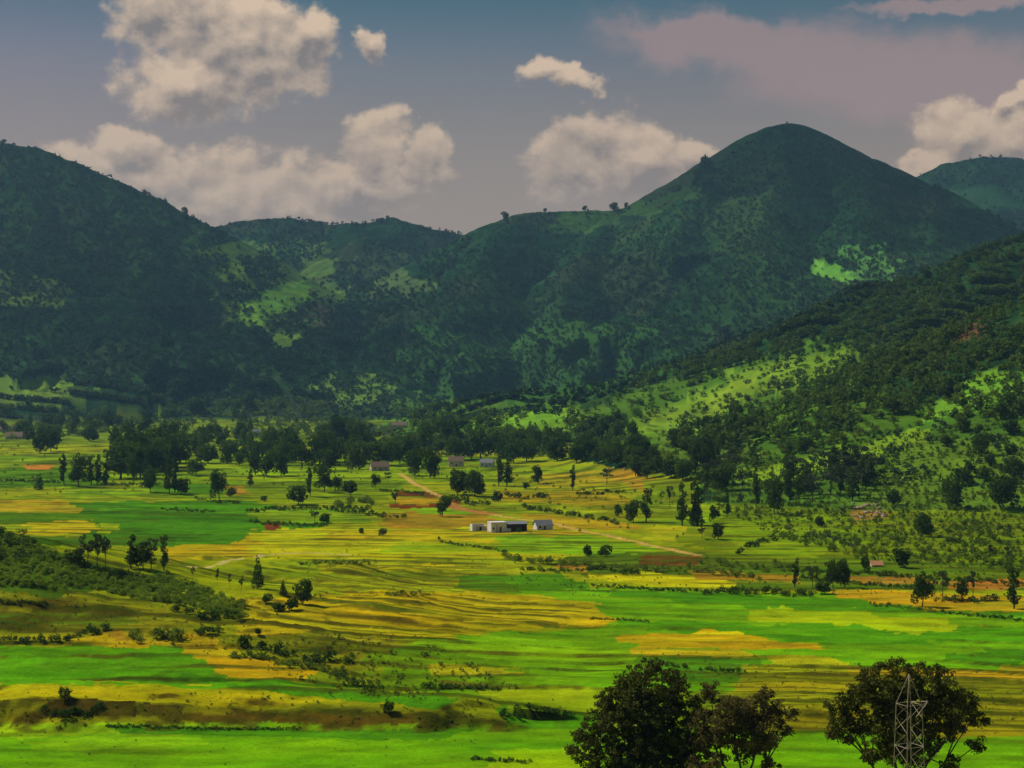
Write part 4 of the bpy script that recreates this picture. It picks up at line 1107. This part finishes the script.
# rough grass and weeds on bunds and banks
def tufts():
    sp = []
    zones = [([(0,590),(250,600),(330,632),(250,660),(0,640)], 900, .3, .8), ([(0,690),(500,698),(510,730),(0,734)], 450, .3, .8), ([(250,636),(420,636),(520,690),(380,700),(250,668)], 900, .4, 1.1),
             ([(640,650),(1024,668),(1024,735),(640,735)], 1000, .3, .7), ([(500,555),(1024,565),(1024,600),(500,592)], 900, .4, 1.1), ([(0,640),(1024,640),(1024,768),(0,768)], 900, .2, .5),
             ([(230,540),(600,540),(600,600),(300,600)], 500, .3, .9)]
    for poly, n, a, b in zones:
        sp += density_pick(poly, int(n*.7), lambda: rnd.uniform(a, b)*(.35+.8*rnd.random()**2.5), thr=.58, ns=16)
    return sp
cover('rough_grass', 'tufts of rough grass and weeds on the field bunds and banks', tufts(), ['bush'], M['leaf_grass'], 26, .34)
# ------------------------------------------------------------------ big trees in front
def big_tree(name, label, D, foot_px, lobes, mat, leaf=.21, per=46, forks=4, seed=1, subk=1.0):
    rg = np.random.default_rng(seed); m = D/F
    fx = (foot_px-PCX)*m; fz = float(np.interp(D, Yg[:, int((foot_px-cols[0])/1.3)], Zg[:, int((foot_px-cols[0])/1.3)]))
    root = link(name, None, loc=(fx, D, fz-.1)); tag(root, label, 'tree')
    V = []; subs = []
    for (px, py, r) in lobes:
        c = np.array([(px-PCX)*m-fx, rg.uniform(-1, 1)*max(1.2, 3.2-r*m*.5), CAMZ+(PCY-py)*m-fz])
        R = r*m; R *= 1.22; ns = max(6, int(44*subk*(R/2.2)**2))
        sub = []
        for i in range(ns):
            d = rg.normal(size=3); d /= np.linalg.norm(d); p = c+d*R*(.15+.85*rg.random()**.6)*np.array([1, 1, .92])
            sub.append((p, rg.uniform(.34, .62)))
        subs.append((c, sub))
    Vs = []
    for c, sub in subs:
        for p, sr in sub:
            k = int(per*rg.uniform(.6, 1.3))
            v, q = quads(rg, [(p[0], p[1], p[2], sr, sr*.72)], k, leaf, shell=.25)
            Vs.append(v)
    V = np.concatenate(Vs); link('crown', mesh_np('crown', V, f4=np.arange(len(V)).reshape(-1, 4), mat=mat), root)
    # trunk dividing low into limbs that reach each mass of leaves
    zl = min(s[0][2] for s in subs)
    h0 = max(1.5, zl*.80)
    tp = [(0, 0, -.3), (.12, .05, h0*.35), (.02, -.1, h0*.7), (.15, 0, h0)]
    tr = .42 if D > 160 else .36
    tv = tube(tp, [tr*1.25, tr, tr*.9, tr*.8], 10)
    link('trunk', mesh_np('trunk', tv[0], f4=tv[1], mat=M['bark_dark'], smooth=True), root)
    groups = {}
    order = sorted(range(len(subs)), key=lambda i: subs[i][0][0]); per_f = max(1, math.ceil(len(order)/forks))
    for f in range(forks):
        ids = order[f*per_f:(f+1)*per_f]
        if not ids: continue
        cen = np.mean([subs[i][0] for i in ids], axis=0); hub = np.array([cen[0]*.6, cen[1]*.5, h0+(cen[2]-h0)*.45])
        base = np.array([.15, 0, h0*.93]); mid = (base+hub)/2+rg.normal(size=3)*.25
        parts = [tube([base, mid, hub], [tr*.5, tr*.36, tr*.25], 8)]
        for i in ids:
            c, sub = subs[i]; md = (hub+c)/2+rg.normal(size=3)*.3
            parts.append(tube([hub, md, c], [tr*.22, tr*.15, tr*.09], 6))
            for p, sr in sub[::6]: parts.append(tube([c*.75+md*.25, (c+p)/2+rg.normal(size=3)*.12, p], [.05, .035, .015], 4))
        v, q = merge(parts); link('limb', mesh_np('limb', v, f4=q, mat=M['bark_dark'], smooth=True), root)
    return root

big_tree('broadleaf_tree', 'largest dark leafy tree, rising from the bottom edge left of the brownish tree', 182, 648,
 [(648,690,26),(628,708,24),(670,702,24),(606,718,18),(598,742,20),(640,738,28),(686,736,22),(655,768,32),(612,768,24),(690,765,20),(650,720,30),(665,745,26),(628,750,22),(650,795,34),(610,792,24),(690,790,22),(648,671,11),(664,673,10),(612,697,11),(588,760,12),(690,712,14),(630,680,13),(676,684,13),(700,700,7),(606,703,9),(574,752,8),(583,738,8),(705,745,12)],
 M['leaf_near'], leaf=.23, per=52, forks=5, seed=3)
big_tree('broadleaf_tree', 'brownish thin-crowned tree right of the largest dark leafy tree', 176, 748,
 [(712,694,11),(728,704,14),(744,714,16),(764,704,15),(776,716,12),(757,732,18),(735,730,16),(790,714,6),(770,742,11),(722,722,12),(712,738,9),(760,692,8),(744,750,12),(716,760,10),(786,728,7),(770,762,8),(735,712,16),(752,722,14),(725,740,10),(762,745,9),(702,722,12),(706,744,13),(700,764,14)],
 M['leaf_brown'], leaf=.22, per=46, forks=4, seed=5, subk=1.15)
big_tree('broadleaf_tree', 'broad dark tree behind the lattice tower at the bottom right', 150, 905,
 [(866,684,16),(884,688,17),(912,676,17),(932,678,17),(950,694,15),(966,700,11),(974,714,10),(842,710,14),(856,726,15),(880,714,20),(904,704,24),(930,704,23),(954,734,14),(972,742,8),(900,738,20),(926,738,18),(832,728,9),(866,746,11),(888,750,14),(846,738,7),(962,720,13),(828,716,6),(915,758,14),(880,667,6),(896,668,7),(860,700,14),(945,757,8)],
 M['leaf_near'], leaf=.20, per=56, forks=5, seed=8, subk=1.35)
# sunlit undergrowth trees between the trunks at the bottom edge
for px, hp, lb in ((722,24,'low yellow-green young tree under the brownish tree'), (700,20,'low yellow-green young tree between the two front trees'),(752,18,'small light green bush tree right under the brownish tree')):
    x, y = (px-PCX)/F*188, 188.0; z = float(np.interp(y, Yg[:, int((px-cols[0])/1.3)], Zg[:, int((px-cols[0])/1.3)]))
    h = CAMZ-(786-hp*1.0-PCY)/F*y - z
    o = link('young_tree', None, loc=(x, y, z)); tag(o, lb, 'tree')
    link('trunk', shared('round', 1, True, 'trunk'), o); rg = np.random.default_rng(int(px)); v, q = quads(rg, lobes_for('round', rg), 2200, .045)
    link('crown', mesh_np('crown', v, f4=q, mat=M['leaf_scrub']), o); o.scale = (h*.55, h*.55, h)

# ------------------------------------------------------------------ lattice tower
def bars(segs, r):
    return merge([tube([a, b], [r, r], 4) for a, b in segs])
def tower():
    D = 100.0; m = D/F; cx = (909-PCX)*m
    zt = CAMZ-(704-PCY)*m; g = float(np.interp(D, Yg[:, int((909-cols[0])/1.3)], Zg[:, int((909-cols[0])/1.3)]))
    root = link('transmission_tower', None, loc=(cx, D, g)); root.rotation_euler = (0, 0, math.radians(24)); tag(root, 'pale steel lattice tower with pointed top before the broad dark tree', 'tower')
    H = zt-g; hw0 = .56
    def hw(z):
        return hw0 + max(0, H-z)*.026 + max(0, H-4-z)*.075
    lv = [H, H-.85, H-1.7, H-2.6, H-3.5, H-4.6, H-6.2, H-8.4, H-11.2, H-15, .0]
    cor = lambda z, i: (hw(z)*(1, -1, -1, 1)[i], hw(z)*(1, 1, -1, -1)[i], z)
    for i in range(4):
        v, q = bars([(cor(a, i), cor(b, i)) for a, b in zip(lv[:-1], lv[1:])], .028); link('leg', mesh_np('leg', v, f4=q, mat=M['steel']), root)
    seg = []
    for k, (a, b) in enumerate(zip(lv[:-1], lv[1:])):
        for i in range(4):
            j = (i+1) % 4
            if k % 2: seg.append((cor(a, i), cor(b, j)))
            else: seg.append((cor(a, j), cor(b, i)))
            if k in (0, 3, 6, 8): seg.append((cor(a, i), cor(a, j)))
    v, q = bars(seg, .015); link('bracing', mesh_np('bracing', v, f4=q, mat=M['steel']), root)
    top = (0, 0, H+30*m)
    v, q = bars([(cor(H, i), top) for i in range(4)], .028); link('peak', mesh_np('peak', v, f4=q, mat=M['steel']), root)
    v, q = bars([((hw0, hw0, H), (hw0+.9, 0, H+.05)), ((hw0, -hw0, H), (hw0+.9, 0, H+.05)), ((hw0, 0, H-.85), (hw0+.9, 0, H+.05))], .034); link('cross_arm', mesh_np('cross_arm', v, f4=q, mat=M['steel']), root)
tower()

# ------------------------------------------------------------------ houses
def boxv(x0, x1, y0, y1, z0, z1):
    v = np.array([(x, y, z) for x in (x0, x1) for y in (y0, y1) for z in (z0, z1)], float)
    return v, np.array([(0,1,3,2),(4,6,7,5),(0,4,5,1),(2,3,7,6),(0,2,6,4),(1,5,7,3)])
def part(name, boxes, mat, root):
    v, q = merge([boxv(*b) for b in boxes]); return link(name, mesh_np(name, v, f4=q, mat=mat), root)
def gable(name, w, d, z0, rise, over, mat, root, t=.12):
    a, b = w/2+over, d/2+over
    V = []; 
    for x in (-a, a):
        V += [(x, -b, z0-over*rise/(d/2)), (x, 0, z0+rise), (x, b, z0-over*rise/(d/2)), (x, -b, z0-over*rise/(d/2)-t), (x, 0, z0+rise-t), (x, b, z0-over*rise/(d/2)-t)]
    Q = [(0,1,7,6),(1,2,8,7),(3,9,10,4),(4,10,11,5),(0,6,9,3),(2,5,11,8),(0,3,4,1),(1,4,5,2),(6,7,10,9),(7,8,11,10)]
    return link(name, mesh_np(name, V, f4=Q, mat=mat), root)
def gable_wall(name, w, d, h, rise, mat, root):
    a, b = w/2, d/2; V = []
    for x in (-a, a): V += [(x, -b, -.6), (x, b, -.6), (x, b, h), (x, 0, h+rise-.14), (x, -b, h)]
    me = bpy.data.meshes.new(name); me.from_pydata(V, [], [(0,1,2,3,4),(9,8,7,6,5),(0,4,9,5),(1,6,7,2),(4,3,8,9),(3,2,7,8)]); me.materials.append(mat)
    return link(name, me, root)
def house(name, label, px, py, wpx, hpx, wall, roof, depth=5.0, rise=.4, rot=0, group=None, wins=2, door=True):
    x, y, z, _ = ground(px, py); m = y/F; w = wpx*m; H = hpx*m; rs = H*rise; h = H-rs
    root = link(name, None, loc=(x, y+depth/2, z)); root.rotation_euler = (0, 0, rot); tag(root, label, 'house', group)
    wl = gable_wall('wall', w, depth, h, rs, M[wall], root); gable('roof', w, depth, h+.03, rs, .35, M[roof], root)
    fy = -depth/2
    if door:
        dr = part('door', [(-.45, .45, fy-.05, fy+.02, 0, min(1.9, h-.2))], M['wood'], root); part('handle', [(.28, .34, fy-.1, fy-.05, .9, 1.0)], M['tin'], dr)
    for k in range(wins):
        cx = w*(.30 if k % 2 else -.30); zc = h*.58
        wn = part('window', [(cx-.4, cx+.4, fy-.03, fy+.02, zc-.4, zc+.4)], M['dark'], root)
        part('frame', [(cx-.48, cx+.48, fy-.07, fy-.031, zc-.48, zc-.4), (cx-.48, cx+.48, fy-.07, fy-.031, zc+.4, zc+.48), (cx-.48, cx-.4, fy-.07, fy-.031, zc-.4, zc+.4), (cx+.4, cx+.48, fy-.07, fy-.031, zc-.4, zc+.4)], M['wood'], wn)
    return root

def farmstead():
    # white block joined to an open-fronted shed under a long roof
    x, y, z, _ = ground(509, 532.5); m = y/F
    root = link('farmhouse', None, loc=(x, y, z)); root.rotation_euler = (0, 0, .3); tag(root, 'whitewashed farm building with a long open dark shed beside the dirt road', 'house')
    x0, x1, x2 = (490.5-509)*m, (506.5-509)*m, (528-509)*m; H = 9.0*m
    part('wall', [(x0, x1-.004, 0, 5.5, -.6, H)], M['white'], root)
    part('parapet', [(x0-.12, x1+.1, -.12, 5.6, H+.004, H+.28)], M['white'], root)
    part('pilaster', [(x0+2.0, x0+2.9, -.16, -.005, -.5, H*.8)], M['pink'], root)
    d = part('door', [(x0+3.5, x0+4.4, -.06, -.004, 0, 2.0)], M['wood'], root); part('handle', [(x0+4.2, x0+4.26, -.12, -.06, .9, 1.0)], M['tin'], d)
    wn = part('window', [(x0+.7, x0+1.4, -.05, -.004, 1.1, 1.9)], M['dark'], root); part('sill', [(x0+.6, x0+1.5, -.15, -.051, 1.0, 1.09)], M['white'], wn)
    sh = part('shed', [(x1, x2, 4.6, 4.8, -.6, H*.82), (x2-.2, x2, .1, 4.59, -.6, H*.8)], M['wood'], root)
    part('front_wall', [(x1+.02, x1+1.9, 0, .2, -.6, 1.3)], M['white'], root)
    for k in range(4):
        xx = x1+.35+(x2-x1-.6)*k/3; part('post', [(xx-.09, xx+.09, .3, .48, -.6, H*.80)], M['wood'], root)
    # mono-pitch roof, its high edge at the back
    a, b = x1+.13, x2+.5
    V = [(a,-.5,H*.84),(b,-.5,H*.84),(b,5.2,H*1.04),(a,5.2,H*1.04),(a,-.5,H*.80),(b,-.5,H*.80),(b,5.2,H*1.0),(a,5.2,H*1.0)]
    link('shed_roof', mesh_np('shed_roof', V, f4=[(0,1,2,3),(7,6,5,4),(0,4,5,1),(1,5,6,2),(2,6,7,3),(3,7,4,0)], mat=M['tin']), root)
    # low roofless hut on the left
    x, y, z, _ = ground(479.5, 531.5); m = y/F; w = 15*m; H = 6.2*m
    root = link('outbuilding', None, loc=(x, y, z)); root.rotation_euler = (0, 0, .3); tag(root, 'low pale roofless outbuilding left of the whitewashed farm building', 'shed')
    part('wall', [(-w/2, -w/2+1.5, 0, .25, -.6, H), (-w/2, -w/2+.25, .251, 3.6, -.6, H), (w/2-.25, w/2, .251, 3.6, -.6, H*.8), (-w/2+.251, w/2-.251, 3.35, 3.6, -.6, H)], M['white'], root)
    part('infill', [(-w/2+1.504, w/2, .03, .22, -.6, H*.72)], M['pink'], root)
    part('doorway', [(0, .9, -.02, .027, -.1, H*.6)], M['dark'], root)
farmstead()
house('small_house', 'small hut with grey sloping roof right of the open dark shed', 543, 531, 17, 9.5, 'white', 'tin', 4.6, .50, .35, wins=1)
house('village_house', 'white-walled house with tan roof among the dark trees above the road', 456, 467, 15, 10, 'cream', 'tile', 8, .42, .05)
house('village_house', 'small white house with grey roof left of the tall column trees', 487, 468, 13, 8, 'white', 'tin', 7, .4, -.15)
house('village_house', 'brown-roofed house half hidden by trees at the head of the dirt road', 379, 472, 18, 9, 'pink', 'tile', 8, .5, .25)
house('village_house', 'far tan house with brown roof on the clearing under the mountains', 399, 429, 15, 7, 'cream', 'tile', 10, .5, 0)
house('village_house', 'tan-roofed building at the left edge, upper one of two', 6, 432, 20, 6, 'cream', 'tile', 12, .6, 0)
house('village_house', 'brown-roofed building at the left edge, lower one of two', 16, 440, 22, 7, 'pink', 'tile', 12, .6, .1)
house('village_house', 'tiny white house among trees on the far plain', 256, 436, 7, 6, 'white', 'tin', 6, .4, .2)
house('small_house', 'tiny hut with orange roof between two dark trees on the right slope', 877, 567, 11, 5.5, 'cream', 'orange', 3, .6, .1, wins=0)

# ------------------------------------------------------------------ bare rocks on the slope
def boulder(label, px, py, r, group):
    import bmesh
    bm = bmesh.new(); bmesh.ops.create_icosphere(bm, subdivisions=3, radius=1)
    sx, sy, sz = rnd.uniform(.8, 1.4), rnd.uniform(.7, 1.2), rnd.uniform(.45, .75); o_ = rnd.uniform(0, 50)
    for v in bm.verts:
        n = fbm(np.array([v.co.x*1.4+o_]), np.array([v.co.y*1.4+v.co.z*1.1+o_]), 3, 5)[0]
        v.co *= .7+.6*n; v.co.x *= sx*r; v.co.y *= sy*r; v.co.z *= sz*r
    me = bpy.data.meshes.new('boulder'); bm.to_mesh(me); bm.free(); me.materials.append(M['rock'])
    x, y, z, _ = ground(px, py); o = link('boulder', me, loc=(x, y, z+.1*r)); o.rotation_euler = (0, 0, rnd.uniform(0, 6)); tag(o, label, 'rock', group)
for i in range(26):
    boulder('tan boulder on the bare rocky patch of the right slope', rnd.uniform(853, 887), rnd.uniform(504, 519), rnd.uniform(.6, 1.7), 'boulders of the bare rocky patch')
hedge('hedge', 'greyish dry scrub strewn on the bright slope below the rocky patch', [(812,536),(830,540),(846,546),(866,549)], 5, mat='leaf_pale', jit=3)

# ------------------------------------------------------------------ unseen cloud volumes added high above to shade the mountains
SUNV = np.array([-.80/.8654*.643, .33/.8654*.643, .766])
def cloud(target, rx, ry, dens, seed, alt=1750.0, th=170.0):
    import bmesh
    tx, ty, tz = target; t = (alt-tz)/SUNV[2]; cx, cy_ = tx+SUNV[0]*t, ty+SUNV[1]*t
    bm = bmesh.new(); bmesh.ops.create_icosphere(bm, subdivisions=5, radius=1)
    P_ = np.array([v.co[:] for v in bm.verts])
    n = fbm(P_[:, 0]*2.1+seed*7+5, P_[:, 1]*2.1+P_[:, 2]*.9+seed*3+9, 5, 200+seed)
    n2 = fbm(P_[:, 0]*6+seed+20, P_[:, 1]*6+P_[:, 2]*5+30, 3, 220+seed)
    r = .55+.75*n+.22*n2
    for v, k in zip(bm.verts, r): v.co = (v.co.x*rx*k, v.co.y*ry*k, max(v.co.z, -.35)*th*k)
    me = bpy.data.meshes.new('cloud'); bm.to_mesh(me); bm.free()
    m, nt, o_ = new_mat('shade_cloud_vapour'); pv = nt.nodes.new('ShaderNodeVolumePrincipled'); pv.inputs['Color'].default_value = (.95, .95, .97, 1); pv.inputs['Density'].default_value = dens
    nt.links.new(pv.outputs[0], o_.inputs['Volume']); me.materials.append(m)
    o = link('shade_clouds', me, loc=(cx, cy_, alt)); tag(o, 'unseen cloud added high above to shade the mountains', 'cloud', kind='structure')
for tgt, rx, ry, dn, sd_ in SHADE_CLOUDS: cloud(tgt, rx, ry, dn, sd_)
# ------------------------------------------------------------------ camera, sky, sun, air
cam = bpy.data.cameras.new('camera'); cam.sensor_width = 36; cam.lens = 36*F/1024; cam.clip_end = 60000; cam.clip_start = 1
co = bpy.data.objects.new('camera', cam); COL.objects.link(co); co.location = (0, 0, CAMZ); co.rotation_euler = (PI/2, 0, 0)
scene.camera = co

SUN_EL, SX, SY = math.radians(50), -.80, .33
az = math.atan2(SX, SY)
s = bpy.data.lights.new('sun', 'SUN'); s.energy = 4.2; s.angle = math.radians(.5); s.color = (1, .95, .86)
so = bpy.data.objects.new('sun', s); COL.objects.link(so); so.location = (0, 0, 900)
from mathutils import Vector
sd = Vector((math.sin(az)*math.cos(SUN_EL), math.cos(az)*math.cos(SUN_EL), math.sin(SUN_EL)))
so.rotation_euler = sd.to_track_quat('Z', 'Y').to_euler()

w = bpy.data.worlds.new('World'); scene.world = w; w.use_nodes = True; nt = w.node_tree; nt.nodes.clear()
out = nt.nodes.new('ShaderNodeOutputWorld')
sky = nt.nodes.new('ShaderNodeTexSky'); sky.sky_type = 'NISHITA'; sky.sun_disc = False
sky.sun_elevation = SUN_EL; sky.sun_rotation = az; sky.altitude = 900; sky.dust_density = .6
SKY_STR = .05
tc = nt.nodes.new('ShaderNodeTexCoord'); sp = nt.nodes.new('ShaderNodeSeparateXYZ'); nt.links.new(tc.outputs['Generated'], sp.inputs[0])
X, Y, Z = (E(nt, sp.outputs[i]) for i in range(3))
A = X._m('ARCTAN2', Y); EL = Z._m('ARCSINE')
u = A*(F/100); v = EL*(F/100)         # hundreds of picture pixels, as angles
cx = nt.nodes.new('ShaderNodeCombineXYZ'); nt.links.new(u.k, cx.inputs[0]); nt.links.new(v.k, cx.inputs[1])
def shift(du, dv):
    c = nt.nodes.new('ShaderNodeCombineXYZ'); nt.links.new((u+du).k, c.inputs[0]); nt.links.new((v*1.15+dv).k, c.inputs[1]); return c.outputs[0]
P0 = shift(3.3, 1.7)
wn1 = noise_node(nt, shift(0, 0), 1.5, 4, .6); wn2 = noise_node(nt, shift(7.7, 3.1), 1.5, 4, .6)
uw = u + (wn1-.5)*.75; vw = v + (wn2-.5)*.6
def blob(px, py, rx, ry, uu=None, vv=None, slope=0):
    a = math.atan((px-PCX)/F)*F/100; e = math.atan((PCY-py)/F*math.cos(a*100/F))*F/100
    du = ((uu or uw)-a); dv = ((vv or vw)-e)
    if slope: dv = dv - du*slope
    return 1.0-((du/(rx/100))*(du/(rx/100))+(dv/(ry/100))*(dv/(ry/100)))._m('SQRT')
def union(l, dv=0.0):
    vv = vw+dv if dv else vw
    r = blob(*l[0], vv=vv)
    for b in l[1:]: r = r.max(blob(*b, vv=vv))
    return r
CUM = ([(215,30,115,62),(190,80,85,48),(268,62,72,52),(312,38,34,34),(165,16,40,34),(371,45,16,26),
             (150,190,120,44),(255,195,105,52),(120,150,40,26),(378,152,44,42),(432,155,30,34),(350,190,90,32),
             (540,68,32,20),(575,80,30,17),(100,168,62,32),(170,205,130,34),(290,206,90,30),(606,146,62,43),(575,170,56,44),(645,165,50,36),(690,156,40,26),
             (965,132,52,36),(1010,140,50,44),(930,165,46,26),(1016,94,18,14)])
cum = union(CUM); cum_up = union(CUM, .14)
n_f = noise_node(nt, P0, 1.55, 8, .56)
n_up = noise_node(nt, shift(3.3-.05, 1.7+.12), 1.55, 5, .52)
n_b = noise_node(nt, shift(1.1, 9.2), .9, 4, .5)
n_s = noise_node(nt, shift(2.2, 6.1), 6.0, 4, .6)
dens = cum + (n_f-.5)*1.25 + (n_s-.5)*.42
alpha = dens.step(-.03, .36)*.95
relief = ((n_f-n_up)*4.0 + (n_s-.5)*.6 + .5).clamp()
thick = dens.step(.25, .9)
lit = (relief*.75 + (1.0-thick)*.15 + (n_b-.5)*.7 + (cum-cum_up)*1.1 + .02).clamp()
# soft streaks of high cloud
st = (blob(760,48,190,34,slope=-.12).max(blob(900,80,210,52,slope=-.16))).max(blob(700,30,130,20,slope=-.05))
st = st.max(blob(960,6,120,10))
sta = (st + (noise_node(nt, shift(5, 5), 1.2, 5, .55)-.5)*.9).step(-.15, .5)*.8
veil = (v*-1.0).step(-3.9, -1.4)       # pale haze low in the sky
def em(c, s_=1.0):
    b = nt.nodes.new('ShaderNodeBackground'); b.inputs[1].default_value = s_
    if hasattr(c, 'is_linked'): nt.links.new(c, b.inputs[0])
    else: b.inputs[0].default_value = (*c, 1)
    return b.outputs[0]
def mixs(f, a, b):
    n = nt.nodes.new('ShaderNodeMixShader')
    if isinstance(f, E): nt.links.new(f.k, n.inputs[0])
    else: n.inputs[0].default_value = f
    nt.links.new(a, n.inputs[1]); nt.links.new(b, n.inputs[2]); return n.outputs[0]
side = (A*(F/100)).step(-5.2, -1.0)
skyc = em(sky.outputs[0], SKY_STR)
haze_c = mixc(nt, side, lin((116,105,120)), lin((96,100,107)))
low_c = lin((166,144,126))
bgs = mixs(veil*.25+.55, skyc, em(haze_c))
bgs = mixs(veil*.85, bgs, em(low_c))
bgs = mixs(v.step(3.0, 4.3)*.75, bgs, em(lin((22,92,104))))
bgs = mixs(sta, bgs, em(lin((158,135,132))))
ccol = mixc(nt, lit, lin((128,118,114)), lin((224,196,166)))
ccol = mixc(nt, veil*.45, ccol, lin((164,142,128)))
bgs = mixs(alpha, bgs, em(ccol))
nt.links.new(bgs, out.inputs[0])

# air: one closed box round the camera and the land
def box_mesh(name, x0, x1, y0, y1, z0, z1, mat=None):
    v = [(x, y, z) for x in (x0, x1) for y in (y0, y1) for z in (z0, z1)]
    f = [(0,1,3,2),(4,6,7,5),(0,4,5,1),(2,3,7,6),(0,2,6,4),(1,5,7,3)]
    return mesh_np(name, v, f4=f, mat=mat)
zmin, zmax = float(Zg.min()), float(Zg.max())
hm, hnt, ho = new_mat('haze'); pv = hnt.nodes.new('ShaderNodeVolumePrincipled')
pv.inputs['Color'].default_value = (.36, .68, 1, 1); pv.inputs['Density'].default_value = HAZE; pv.inputs['Anisotropy'].default_value = .2
hnt.links.new(pv.outputs[0], ho.inputs['Volume'])
if HAZE > 0:
    tag(link('haze', box_mesh('haze', -3600, 3600, -60, 6400, zmin-1, zmax+25, hm)), 'thin blue haze filling the valley air', 'haze', kind='stuff')

scene.view_settings.view_transform = 'Standard'; scene.view_settings.look = 'None'
scene.view_settings.exposure = EXPO; scene.view_settings.gamma = 1; scene.view_settings.use_curve_mapping = False
scene.render.engine = 'CYCLES'
cy = scene.cycles
cy.max_bounces = 4; cy.diffuse_bounces = 2; cy.glossy_bounces = 1; cy.transmission_bounces = 2; cy.transparent_max_bounces = 6; cy.volume_bounces = 0
cy.caustics_reflective = False; cy.caustics_refractive = False
cy.use_adaptive_sampling = True; cy.adaptive_threshold = .004; cy.use_denoising = True; cy.denoising_prefilter = 'NONE'; cy.denoising_input_passes = 'RGB_ALBEDO_NORMAL'
w.cycles.sampling_method = 'MANUAL'; w.cycles.sample_map_resolution = 512
print('verts', NR*NC)
